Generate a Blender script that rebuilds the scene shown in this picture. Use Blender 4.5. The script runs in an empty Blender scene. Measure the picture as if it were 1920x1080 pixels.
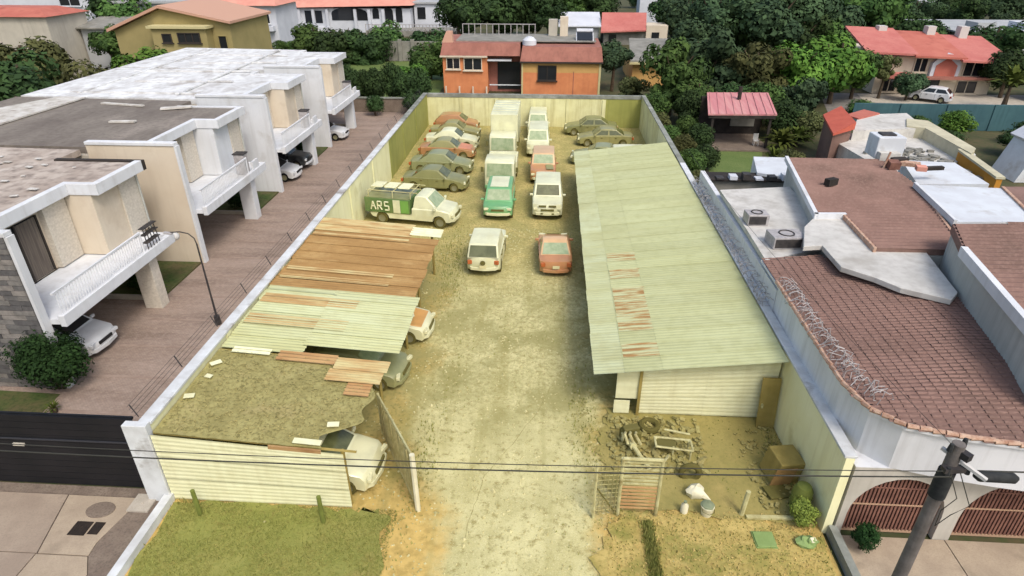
import bpy, bmesh, math, random
from mathutils import Vector, Matrix
random.seed(7)
R = math.radians
S = bpy.context.scene
COL = S.collection
# ------------------------------------------------------------------ camera, sky, sun, exposure
F, CH = 1180.0, 14.8
PITCH = math.atan(650 / F); YAW = math.atan(80 / math.hypot(F, 650))
cam = bpy.data.cameras.new('camera'); co = bpy.data.objects.new('camera', cam); COL.objects.link(co)
co.location = (0, 0, CH); co.rotation_euler = (math.pi / 2 - PITCH, 0, YAW)
cam.sensor_width = 36; cam.lens = F / 1920 * 36; cam.clip_start = 0.1; cam.clip_end = 2000
S.camera = co
W = bpy.data.worlds.new('World'); S.world = W; W.use_nodes = True
wn = W.node_tree.nodes; wl = W.node_tree.links
bg = wn['Background']; sky = wn.new('ShaderNodeTexSky'); sky.sky_type = 'NISHITA'; sky.sun_disc = False
SUN_EL, SUN_AZ = R(52), R(148)          # azimuth clockwise from +Y
sky.sun_elevation = SUN_EL; sky.sun_rotation = SUN_AZ; sky.air_density = 1.3; sky.dust_density = 4.5; sky.ozone_density = 1.0
wl.new(sky.outputs['Color'], bg.inputs['Color']); bg.inputs['Strength'].default_value = 0.148
sl = bpy.data.lights.new('sun', 'SUN'); so = bpy.data.objects.new('sun', sl); COL.objects.link(so)
sl.energy = 1.25; sl.angle = R(16); sl.color = (1, 0.97, 0.92)
sd = Vector((math.sin(SUN_AZ) * math.cos(SUN_EL), math.cos(SUN_AZ) * math.cos(SUN_EL), math.sin(SUN_EL)))
so.rotation_euler = sd.to_track_quat('Z', 'Y').to_euler(); so.location = (0, 0, 60)
S.view_settings.view_transform = 'Standard'; S.view_settings.look = 'None'
S.view_settings.exposure = 0.38; S.view_settings.gamma = 1.0; S.view_settings.use_curve_mapping = False
try:
    S.cycles.max_bounces = 6; S.cycles.diffuse_bounces = 3; S.cycles.transparent_max_bounces = 6
except Exception: pass

# ------------------------------------------------------------------ helpers
_fw = Vector((-math.sin(YAW) * math.cos(PITCH), math.cos(YAW) * math.cos(PITCH), -math.sin(PITCH)))
_rt = Vector((math.cos(YAW), math.sin(YAW), 0)); _dn = _fw.cross(_rt)
def at(u, v, z=0.0):
    r = _fw + _rt * ((u - 960) / F) + _dn * ((v - 540) / F)
    t = (z - CH) / r.z
    return (r.x * t, r.y * t)
def lin(c):
    return tuple(((x / 255) / 12.92 if x / 255 <= .04045 else ((x / 255 + .055) / 1.055) ** 2.4) for x in c)
K = 0.86
def rgba(c): l = lin(c); return (l[0] * K, l[1] * K, l[2] * K, 1)

class MB:
    def __init__(s): s.v = []; s.f = []
    def add(s, vs, fs):
        n = len(s.v); s.v += [tuple(p) for p in vs]; s.f += [tuple(i + n for i in f) for f in fs]; return s
    def hexa(s, p):
        return s.add(p, [(0, 3, 2, 1), (4, 5, 6, 7), (0, 1, 5, 4), (1, 2, 6, 5), (2, 3, 7, 6), (3, 0, 4, 7)])
    def box(s, a, b):
        (x0, y0, z0), (x1, y1, z1) = a, b
        return s.hexa([(x0, y0, z0), (x1, y0, z0), (x1, y1, z0), (x0, y1, z0), (x0, y0, z1), (x1, y0, z1), (x1, y1, z1), (x0, y1, z1)])
    def obox(s, c, sz, rz=0, rx=0, ry=0):
        m = Matrix.Translation(c) @ Matrix.Rotation(rz, 4, 'Z') @ Matrix.Rotation(ry, 4, 'Y') @ Matrix.Rotation(rx, 4, 'X')
        h = [q / 2 for q in sz]
        P = [m @ Vector((sx * h[0], sy * h[1], sz_ * h[2])) for sz_ in (-1, 1) for sx, sy in ((-1, -1), (1, -1), (1, 1), (-1, 1))]
        return s.hexa(P)
    def prism(s, pts, z0, z1):
        n = len(pts)
        g = lambda z, i: z(i) if callable(z) else z
        vs = [(p[0], p[1], g(z0, i)) for i, p in enumerate(pts)] + [(p[0], p[1], g(z1, i)) for i, p in enumerate(pts)]
        fs = [tuple(range(n - 1, -1, -1)), tuple(range(n, 2 * n))] + [(i, (i + 1) % n, (i + 1) % n + n, i + n) for i in range(n)]
        return s.add(vs, fs)
    def prismY(s, pts, y0, y1):
        n = len(pts)
        vs = [(p[0], y0, p[1]) for p in pts] + [(p[0], y1, p[1]) for p in pts]
        fs = [tuple(range(n)), tuple(range(2 * n - 1, n - 1, -1))] + [(i + n, (i + 1) % n + n, (i + 1) % n, i) for i in range(n)]
        return s.add(vs, fs)
    def tube(s, pts, r, n=6):
        pts = [Vector(p) for p in pts]; m = len(pts); rr = r if isinstance(r, (list, tuple)) else [r] * m
        base = len(s.v)
        for i, p in enumerate(pts):
            d = (pts[min(i + 1, m - 1)] - pts[max(i - 1, 0)]).normalized()
            a = d.cross(Vector((0, 0, 1))) if abs(d.z) < .95 else d.cross(Vector((1, 0, 0)))
            a.normalize(); b = d.cross(a)
            for k in range(n):
                t = 2 * math.pi * k / n
                s.v.append(tuple(p + (a * math.cos(t) + b * math.sin(t)) * rr[i]))
        for i in range(m - 1):
            for k in range(n):
                k2 = (k + 1) % n
                s.f.append((base + i * n + k, base + i * n + k2, base + (i + 1) * n + k2, base + (i + 1) * n + k))
        s.f.append(tuple(base + k for k in range(n - 1, -1, -1))); s.f.append(tuple(base + (m - 1) * n + k for k in range(n)))
        return s
    def torus(s, c, R_, r, axis='Z', n=18, m=8):
        c = Vector(c); b = len(s.v)
        for i in range(n):
            t = 2 * math.pi * i / n
            for j in range(m):
                q = 2 * math.pi * j / m; rad = R_ + r * math.cos(q)
                p = (rad * math.cos(t), rad * math.sin(t), r * math.sin(q))
                if axis == 'Y': p = (p[0], p[2], p[1])
                if axis == 'X': p = (p[2], p[0], p[1])
                s.v.append(tuple(c + Vector(p)))
        for i in range(n):
            for j in range(m):
                i2, j2 = (i + 1) % n, (j + 1) % m
                s.f.append((b + i * m + j, b + i2 * m + j, b + i2 * m + j2, b + i * m + j2))
        return s
    def ball(s, c, r, n=10, m=6, jit=0):
        b = len(s.v); c = Vector(c); rx, ry, rz = r if isinstance(r, (list, tuple)) else (r, r, r)
        for i in range(m + 1):
            ph = math.pi * i / m
            for k in range(n):
                t = 2 * math.pi * k / n; j = 1 + random.uniform(-jit, jit)
                s.v.append((c.x + rx * j * math.sin(ph) * math.cos(t), c.y + ry * j * math.sin(ph) * math.sin(t), c.z + rz * j * math.cos(ph)))
        for i in range(m):
            for k in range(n):
                k2 = (k + 1) % n
                s.f.append((b + i * n + k, b + (i + 1) * n + k, b + (i + 1) * n + k2, b + i * n + k2))
        return s

def mesh(name, mb, m, smooth=False, xf=None, angle=38):
    vs = mb.v if xf is None else [tuple(xf @ Vector(p)) for p in mb.v]
    me = bpy.data.meshes.new(name); me.from_pydata(vs, [], mb.f)
    bm = bmesh.new(); bm.from_mesh(me); bmesh.ops.recalc_face_normals(bm, faces=bm.faces); bm.to_mesh(me); bm.free()
    if m is not None: me.materials.append(m)
    if smooth:
        me.polygons.foreach_set('use_smooth', [True] * len(me.polygons))
        me.set_sharp_from_angle(angle=R(angle))
    return me
def tag(o, label, cat, group=None, kind=None):
    if label: o['label'] = label
    if cat: o['category'] = cat
    if group: o['group'] = group
    if kind: o['kind'] = kind
    return o
def link(name, me, parent=None, loc=None, rot=None):
    o = bpy.data.objects.new(name, me); COL.objects.link(o)
    if parent: o.parent = parent
    if loc: o.location = loc
    if rot: o.rotation_euler = rot
    return o
ROOTX = {}
def thing(name, label, cat, loc=(0, 0, 0), rz=0, group=None):
    o = link(name, None, None, loc, (0, 0, rz)); o.empty_display_size = .2
    ROOTX[o.name] = (Matrix.Translation(loc) @ Matrix.Rotation(rz, 4, 'Z')).inverted()
    return tag(o, label, cat, group)
def top(o):
    while o.parent: o = o.parent
    return o
def part(name, mb, m, parent, label=None, smooth=False, local=False, bevel=0, kind=None):
    xf = None if local else ROOTX.get(top(parent).name)
    o = link(name, mesh(name, mb, m, smooth, xf), parent)
    if label: o['label'] = label
    if kind: o['kind'] = kind
    if bevel: bev(o, bevel)
    return o
def bev(o, w, seg=2):
    b = o.modifiers.new('bevel', 'BEVEL'); b.width = w; b.segments = seg; b.limit_method = 'ANGLE'; b.angle_limit = R(35)
def solo(name, mb, m, label, cat, group=None, kind=None, smooth=False):
    return tag(link(name, mesh(name, mb, m, smooth)), label, cat, group, kind)
def struct(name, mb, m, parent=None, smooth=False):
    o = link(name, mesh(name, mb, m, smooth), parent)
    if parent is None: o['kind'] = 'structure'
    return o

# ------------------------------------------------------------------ materials
M = {}
def mat(name, c1, c2=None, rough=.85, scale=1.5, lo=.38, hi=.62, c3=None, s3=.4, lo3=.55, hi3=.7, streak=None, sa=.5, bump=0, bscale=30,
        metal=0, spec=.3, fine=None, obj=False, coat=0, stretch=None, rnd=0):
    m = bpy.data.materials.new(name); m.use_nodes = True; nt = m.node_tree; N = nt.nodes; L = nt.links
    b = N['Principled BSDF']; b.inputs['Roughness'].default_value = rough; b.inputs['Metallic'].default_value = metal
    b.inputs['Specular IOR Level'].default_value = spec; b.inputs['Coat Weight'].default_value = coat; b.inputs['Coat Roughness'].default_value = .08
    if obj:
        tc = N.new('ShaderNodeTexCoord'); pos = tc.outputs['Object']
    else:
        g = N.new('ShaderNodeNewGeometry'); pos = g.outputs['Position']
    if stretch:
        mp = N.new('ShaderNodeMapping'); mp.inputs['Scale'].default_value = stretch; L.new(pos, mp.inputs['Vector']); pos2 = mp.outputs['Vector']
    else: pos2 = pos
    def noise(sc, det=5, p=pos2):
        n = N.new('ShaderNodeTexNoise'); n.inputs['Scale'].default_value = sc; n.inputs['Detail'].default_value = det; n.inputs['Roughness'].default_value = .62
        L.new(p, n.inputs['Vector']); return n.outputs['Fac']
    def ramp(f, a, z):
        r = N.new('ShaderNodeMapRange'); r.inputs['From Min'].default_value = a; r.inputs['From Max'].default_value = z; L.new(f, r.inputs['Value']); return r.outputs['Result']
    def mix(f, a, bcol, k=None):
        x = N.new('ShaderNodeMix'); x.data_type = 'RGBA'; L.new(f, x.inputs['Factor']) if k is None else None
        if k is not None:
            mm = N.new('ShaderNodeMath'); mm.operation = 'MULTIPLY'; mm.inputs[1].default_value = k; L.new(f, mm.inputs[0]); L.new(mm.outputs[0], x.inputs['Factor'])
        for s_, c in (('A', a), ('B', bcol)):
            idx = 6 if s_ == 'A' else 7
            if isinstance(c, tuple): x.inputs[idx].default_value = c
            else: L.new(c, x.inputs[idx])
        return x.outputs[2]
    col = rgba(c1)
    if c2: col = mix(ramp(noise(scale), lo, hi), col, rgba(c2))
    if c3: col = mix(ramp(noise(s3, 6), lo3, hi3), col, rgba(c3))
    if fine: col = mix(ramp(noise(fine[1], 2, pos), .45, .75), col, rgba(fine[0]), fine[2] if len(fine) > 2 else .8)
    if streak:
        mp = N.new('ShaderNodeMapping'); mp.inputs['Scale'].default_value = (2.6, 2.6, .16); L.new(pos, mp.inputs['Vector'])
        col = mix(ramp(noise(1.3, 6, mp.outputs['Vector']), .48, .72), col, rgba(streak), sa)
    if rnd:
        oi = N.new('ShaderNodeObjectInfo'); hs = N.new('ShaderNodeHueSaturation'); mr = N.new('ShaderNodeMapRange'); mr.inputs['To Min'].default_value = 1 - rnd; mr.inputs['To Max'].default_value = 1 + rnd * .6
        L.new(oi.outputs['Random'], mr.inputs['Value']); L.new(mr.outputs[0], hs.inputs['Value'])
        if isinstance(col, tuple): hs.inputs['Color'].default_value = col
        else: L.new(col, hs.inputs['Color'])
        col = hs.outputs['Color']
    if isinstance(col, tuple): b.inputs['Base Color'].default_value = col
    else: L.new(col, b.inputs['Base Color'])
    if bump:
        bp = N.new('ShaderNodeBump'); bp.inputs['Strength'].default_value = bump; bp.inputs['Distance'].default_value = .03
        L.new(noise(bscale, 4), bp.inputs['Height']); L.new(bp.outputs['Normal'], b.inputs['Normal'])
    M[name] = m; return m
def leafmat(name, c1, c2, c3=None):
    m = bpy.data.materials.new(name); m.use_nodes = True; nt = m.node_tree; N = nt.nodes; L = nt.links
    b = N['Principled BSDF']; b.inputs['Roughness'].default_value = .8; b.inputs['Specular IOR Level'].default_value = .08
    at_ = N.new('ShaderNodeAttribute'); at_.attribute_name = 'tone'
    oi = N.new('ShaderNodeObjectInfo')
    x = N.new('ShaderNodeMix'); x.data_type = 'RGBA'; x.inputs[6].default_value = tuple(q for q in rgba(c1)); x.inputs[7].default_value = rgba(c2)
    L.new(at_.outputs['Fac'], x.inputs['Factor'])
    hs = N.new('ShaderNodeHueSaturation'); L.new(x.outputs[2], hs.inputs['Color'])
    mr = N.new('ShaderNodeMapRange'); mr.inputs['To Min'].default_value = .75; mr.inputs['To Max'].default_value = 1.25; L.new(oi.outputs['Random'], mr.inputs['Value']); L.new(mr.outputs[0], hs.inputs['Value'])
    mr2 = N.new('ShaderNodeMapRange'); mr2.inputs['To Min'].default_value = .485; mr2.inputs['To Max'].default_value = .515; L.new(oi.outputs['Random'], mr2.inputs['Value']); L.new(mr2.outputs[0], hs.inputs['Hue'])
    L.new(hs.outputs['Color'], b.inputs['Base Color'])
    M[name] = m; return m
# setting
mat('earth', (70, 74, 48), (96, 88, 62), scale=.25, fine=((60, 80, 40), 3))
mat('lawn', (98, 118, 62), (112, 128, 72), scale=.5, fine=((78, 98, 48), 9), bump=.4)
mat('garden', (72, 92, 42), (98, 90, 60), scale=.7, fine=((50, 70, 30), 7), bump=.4)
mat('asphalt', (128, 124, 120), (146, 140, 134), scale=.7, fine=((100, 98, 96), 14))
mat('drive_concrete', (158, 142, 126), (172, 156, 138), scale=.9, c3=(132, 118, 104), s3=.5, fine=((140, 126, 112), 22, .5), bump=.15)
mat('drive_concrete_light', (184, 168, 146), (170, 154, 134), scale=1.2, c3=(150, 136, 118), s3=.7, fine=((150, 134, 116), 25, .5), bump=.15)
mat('old_concrete', (122, 108, 96), (140, 126, 112), scale=1.6, fine=((96, 86, 78), 18), bump=.3)
mat('light_concrete', (196, 188, 174), (178, 170, 156), scale=2, fine=((160, 150, 138), 24, .5))
mat('grate', (42, 36, 32), (54, 46, 40), scale=4, rough=.7)
mat('crack', (104, 94, 84))
# lot
mat('verge_grass', (138, 142, 72), (152, 150, 82), scale=.6, c3=(158, 142, 84), s3=.35, fine=((118, 124, 58), 8, .6), bump=.4)
mat('dry_verge', (206, 184, 114), (184, 164, 96), scale=1.1, c3=(146, 144, 74), s3=.9, lo3=.47, hi3=.64, fine=((150, 136, 74), 9, .7), bump=.4)
mat('dirt', (172, 158, 96), (150, 142, 82), scale=.5, c3=(190, 168, 106), s3=.25, fine=((134, 126, 72), 9, .5), bump=.4)
mat('leaf_dry', (214, 188, 120), (186, 162, 96), scale=3)
mat('pebble', (214, 208, 160), (168, 160, 108), scale=6)
mat('grass_blade', (154, 158, 86), (136, 142, 70), scale=1.2, fine=((174, 164, 98), 5))
mat('cream_wall', (248, 246, 202), (240, 238, 188), scale=.5, c3=(224, 220, 168), s3=.7, streak=(206, 196, 142), sa=.35, bump=.1)
mat('cream_wall_far', (236, 234, 182), (222, 218, 164), scale=.8, streak=(172, 162, 108), sa=.6, bump=.1)
mat('moss_wall', (168, 168, 94), (154, 156, 84), scale=.5, streak=(136, 136, 74), sa=.5)
mat('coping', (222, 226, 228), (198, 200, 200), scale=1.2, c3=(160, 156, 150), s3=.8, lo3=.58)
mat('coping_grey', (150, 154, 146), (124, 126, 118), scale=1.3, c3=(176, 178, 172), s3=.6)
mat('white_sheet', (242, 242, 202), (232, 231, 188), scale=1, fine=((216, 212, 166), 3, .4), streak=(206, 198, 150), sa=.35, stretch=(.5, 1, 5), rough=.6, rnd=.06)
mat('roof_sheet', (200, 204, 156), (190, 193, 142), scale=.35, c3=(180, 180, 128), s3=.22, lo3=.5, hi3=.75, fine=((176, 178, 128), 2.5, .5), rough=.7, stretch=(.3, 1, 1), rnd=.06)
mat('roof_sheet_pale', (202, 208, 166), (194, 197, 148), scale=.6, c3=(182, 182, 130), s3=.5, lo3=.5, fine=((184, 184, 136), 2, .6), rough=.7, stretch=(.35, 1, 1), rnd=.06)
mat('rust_patch', (198, 202, 156), (180, 146, 94), scale=1.7, lo=.42, hi=.58, c3=(162, 124, 78), s3=1.7, lo3=.52, hi3=.66, stretch=(.5, 4, 1))
mat('rust_sheet', (170, 136, 86), (158, 124, 76), scale=.9, c3=(188, 158, 106), s3=.8, lo3=.52, hi3=.72, fine=((148, 116, 72), 3.5, .6), stretch=(.55, 1.5, 1), rnd=.05)
mat('rust_light', (200, 188, 138), (186, 154, 104), scale=1.3, lo=.4, hi=.62, c3=(170, 134, 86), s3=1.1, lo3=.5, hi3=.7, stretch=(.5, 2.2, 1))
mat('rust_red', (172, 132, 88), (188, 154, 106), scale=1.5, c3=(152, 112, 72), s3=1.4, stretch=(.5, 1.6, 1))
mat('dirt_roof', (174, 166, 108), (154, 146, 92), scale=1.5, c3=(182, 168, 116), s3=.8, fine=((126, 118, 70), 10, .6), bump=.5, bscale=14)
mat('roof_litter', (176, 164, 106), (140, 132, 80), scale=5)
mat('olive_dark', (104, 99, 50), (122, 115, 62), scale=2)
mat('brown_board', (166, 148, 84), (148, 132, 72), scale=1.5, streak=(124, 110, 58), sa=.5)
mat('pale_metal', (206, 202, 152), (180, 172, 122), scale=3, c3=(150, 138, 92), s3=2.5)
mat('red_metal', (204, 168, 116), (190, 148, 100), scale=3)
mat('mesh_wire', (176, 170, 116), (160, 150, 100), scale=4)
mat('reed', (212, 202, 148), (188, 176, 120), scale=5, streak=(156, 144, 88), sa=.5)
mat('plastic_white', (232, 228, 200), (222, 216, 184), scale=3)
mat('plastic_blue', (150, 158, 128), (132, 142, 112), scale=3)
mat('mint', (142, 166, 104), (130, 154, 92), scale=2)
mat('green_post', (122, 132, 62), (110, 118, 54), scale=2.5)
# neighbours
mat('white_paint', (228, 231, 235), (216, 219, 223), scale=.4, c3=(204, 204, 204), s3=.6, streak=(176, 174, 170), sa=.28)
mat('cream_paint', (224, 212, 192), (216, 202, 181), scale=.4, c3=(204, 188, 166), s3=.45, streak=(186, 172, 152), sa=.22)
mat('stone_panel', (222, 214, 200), (208, 200, 186), scale=5, fine=((186, 178, 164), 9, .7), bump=.6, bscale=8, stretch=(1, 1, 2.2))
for i, c in enumerate(((118, 116, 114), (138, 134, 130), (104, 102, 102), (152, 146, 140))):
    mat('grey_stone_%d' % i, c, tuple(int(q * .86) for q in c), scale=5, bump=.4)
mat('joint', (86, 84, 82))
mat('roof_felt', (138, 130, 120), (116, 107, 99), scale=.5, c3=(158, 148, 138), s3=.35, fine=((98, 90, 84), 4, .6), stretch=(1, .4, 1))
mat('roof_peel', (200, 188, 176), (174, 160, 148), scale=.7, c3=(218, 210, 200), s3=.5, fine=((122, 110, 102), 2.2, .85), stretch=(1, .45, 1))
mat('roof_white', (236, 238, 238), (214, 215, 215), scale=.9, c3=(182, 178, 174), s3=.8, lo3=.52, fine=((160, 156, 152), 1.6, .5), stretch=(1, .5, 1))
mat('roof_white_patch', (216, 214, 208), (190, 184, 174), scale=1.5, c3=(150, 138, 128), s3=1.4)
mat('paver_band', (150, 130, 117), (166, 147, 134), scale=2)
mat('dark_frame', (58, 52, 48)); mat('curtain', (116, 106, 96), (90, 82, 76), scale=3, stretch=(4, 4, .2))
mat('glass_dark', (40, 42, 46), rough=.08, spec=.6); mat('shade_room', (74, 66, 60))
mat('black_gate', (22, 24, 28), (30, 30, 34), scale=1, rough=.55)
mat('gate_rail', (58, 60, 66), rough=.5)
mat('iron', (52, 50, 52), (74, 70, 68), scale=4, rough=.6); mat('wire_grey', (158, 154, 154), (184, 180, 180), scale=5, rough=.5)
mat('cable', (62, 62, 56), rough=.6)
mat('tile_brown', (130, 102, 93), (145, 115, 105), scale=.4, c3=(108, 86, 77), s3=.3, lo3=.48, fine=((154, 126, 115), 9, .6), streak=(112, 92, 84), sa=.3)
mat('tile_brown_dark', (118, 92, 83), (132, 104, 94), scale=.5, c3=(100, 80, 71), s3=.4, fine=((142, 113, 102), 5, .5))
mat('tile_edge', (206, 176, 154), (176, 134, 112), scale=6)
mat('parapet_blue', (230, 232, 236), (218, 220, 224), scale=.6, streak=(164, 162, 160), sa=.4)
mat('arch_wall', (198, 194, 184), (184, 180, 170), scale=1, streak=(156, 148, 138), sa=.4)
mat('gate_brown', (142, 102, 88), (118, 82, 72), scale=3); mat('gate_rail_tan', (184, 152, 126))
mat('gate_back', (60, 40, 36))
mat('terrace_white', (214, 212, 206), (198, 196, 190), scale=.8, c3=(178, 174, 166), s3=.6, fine=((160, 154, 148), 3, .4))
mat('roof_bluewhite', (216, 222, 228), (204, 208, 214), scale=.8, c3=(190, 190, 190), s3=.9)
mat('wall_greywhite', (194, 196, 190), (180, 182, 176), scale=.7, streak=(146, 146, 140), sa=.5)
mat('orange_paint', (226, 148, 100), (212, 134, 90), scale=.8, streak=(192, 120, 84), sa=.3); mat('ochre_paint', (214, 172, 108), (202, 160, 98), scale=.8)
mat('tile_rose', (168, 114, 100), (150, 100, 88), scale=.8, streak=(120, 84, 74), sa=.4)
mat('red_tile', (192, 116, 100), (182, 104, 90), scale=.6, c3=(164, 92, 80), s3=.7); mat('pink_tile', (222, 158, 140), (210, 144, 128), scale=.6)
mat('red_roof', (188, 110, 102), (198, 124, 114), scale=.5, streak=(160, 88, 82), sa=.35); mat('rose_roof', (196, 128, 132), (206, 150, 148), scale=.8, stretch=(3, .3, 1))
mat('far_white', (214, 218, 226), (202, 206, 214), scale=.5); mat('far_grey', (166, 170, 172), (182, 184, 186), scale=.4)
mat('pale_stucco', (196, 190, 176), (182, 176, 164), scale=.5, streak=(160, 154, 142), sa=.4)
mat('olive_stucco', (166, 152, 104), (154, 142, 96), scale=.5); mat('yellow_trim', (204, 194, 146)); mat('salmon_trim', (200, 158, 136))
mat('teal_wall', (62, 96, 104), (72, 108, 114), scale=.4, streak=(48, 78, 86), sa=.5)
mat('yellow_wall', (208, 148, 60), (196, 138, 56), scale=.8); mat('pale_coping', (206, 200, 172), (186, 180, 154), scale=1)
mat('orange_tile', (198, 100, 80), (188, 90, 72), scale=1, streak=(160, 76, 62), sa=.4); mat('dark_timber', (44, 40, 38), (60, 54, 50), scale=2); mat('grey_render', (150, 148, 140), (130, 128, 120), scale=1)
mat('bark', (92, 78, 62), (70, 60, 48), scale=6, bump=.5); mat('pole_wood', (126, 120, 116), (104, 98, 94), scale=3, streak=(78, 74, 72), sa=.6, bump=.3); mat('pole_wrap', (40, 42, 44), (56, 58, 58), scale=6)
mat('porcelain', (206, 204, 200))
leafmat('leaf_dark', (44, 60, 38), (66, 88, 50)); leafmat('leaf_mid', (54, 76, 42), (86, 112, 58)); leafmat('leaf_bright', (62, 92, 38), (102, 132, 56))
leafmat('leaf_olive', (72, 78, 48), (104, 108, 68)); leafmat('leaf_blue', (50, 68, 50), (78, 100, 68)); leafmat('leaf_bush', (30, 50, 28), (50, 78, 40)); leafmat('leaf_lot', (112, 126, 58), (142, 152, 70))
leafmat('frond', (86, 98, 44), (140, 146, 78))
# vehicles
def paint(name, c, c2=None):
    dust = (186, 176, 120) if (c[2] < .88 * c[0] or c[1] > 1.1 * c[2]) else (176, 176, 174)
    return mat(name, c, c2 or tuple(int(q * .92) for q in c), rough=.36, scale=1.0, c3=tuple(int(q * .6 + d * .4) for q, d in zip(c, dust)), s3=.9, lo3=.5, hi3=.75, spec=.5, coat=.35, obj=True)
paint('car_white_lot', (236, 236, 196)); paint('car_white', (228, 230, 232)); paint('car_red_lot', (206, 146, 100)); paint('car_redroof_lot', (226, 186, 138))
paint('car_teal', (116, 178, 118)); paint('car_sage', (148, 152, 106)); paint('car_olive', (138, 138, 88)); paint('car_gold', (188, 138, 92)); paint('car_green', (124, 176, 84)); paint('car_dkgreen', (98, 128, 72))
paint('car_orange', (224, 172, 104)); paint('car_black', (34, 36, 40)); paint('car_salmon', (222, 140, 92)); paint('car_khaki', (156, 152, 98))
mat('glass_lot', (84, 88, 54), (106, 110, 74), scale=2, rough=.1, spec=.6, obj=True); mat('glass_pale', (146, 164, 124), (170, 182, 146), scale=3, rough=.12, spec=.6, obj=True); mat('glass_car', (30, 34, 38), rough=.08, spec=.6)
mat('tyre_lot', (100, 94, 48), rough=.9); mat('tyre', (28, 28, 28), rough=.9); mat('rim', (150, 148, 118), rough=.4, metal=.3)
mat('trim_lot', (108, 103, 56), rough=.7); mat('lamp_lot', (224, 222, 180), rough=.2); mat('lamp_red_lot', (186, 104, 60), rough=.25); mat('plate_lot', (226, 218, 170)); mat('trim', (40, 40, 42), rough=.7); mat('lamp', (210, 214, 218), rough=.2); mat('lamp_red', (150, 40, 36), rough=.3); mat('plate', (206, 208, 214))

# ------------------------------------------------------------------ ground and setting
def sheet(name, pts, z, m, parent=None):
    mb = MB().add([(p[0], p[1], z) for p in pts], [tuple(range(len(pts)))]); return struct(name, mb, m, parent)
sheet('ground', [(-700, -100), (700, -100), (700, 900), (-700, 900)], -.03, M['earth'])

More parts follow.
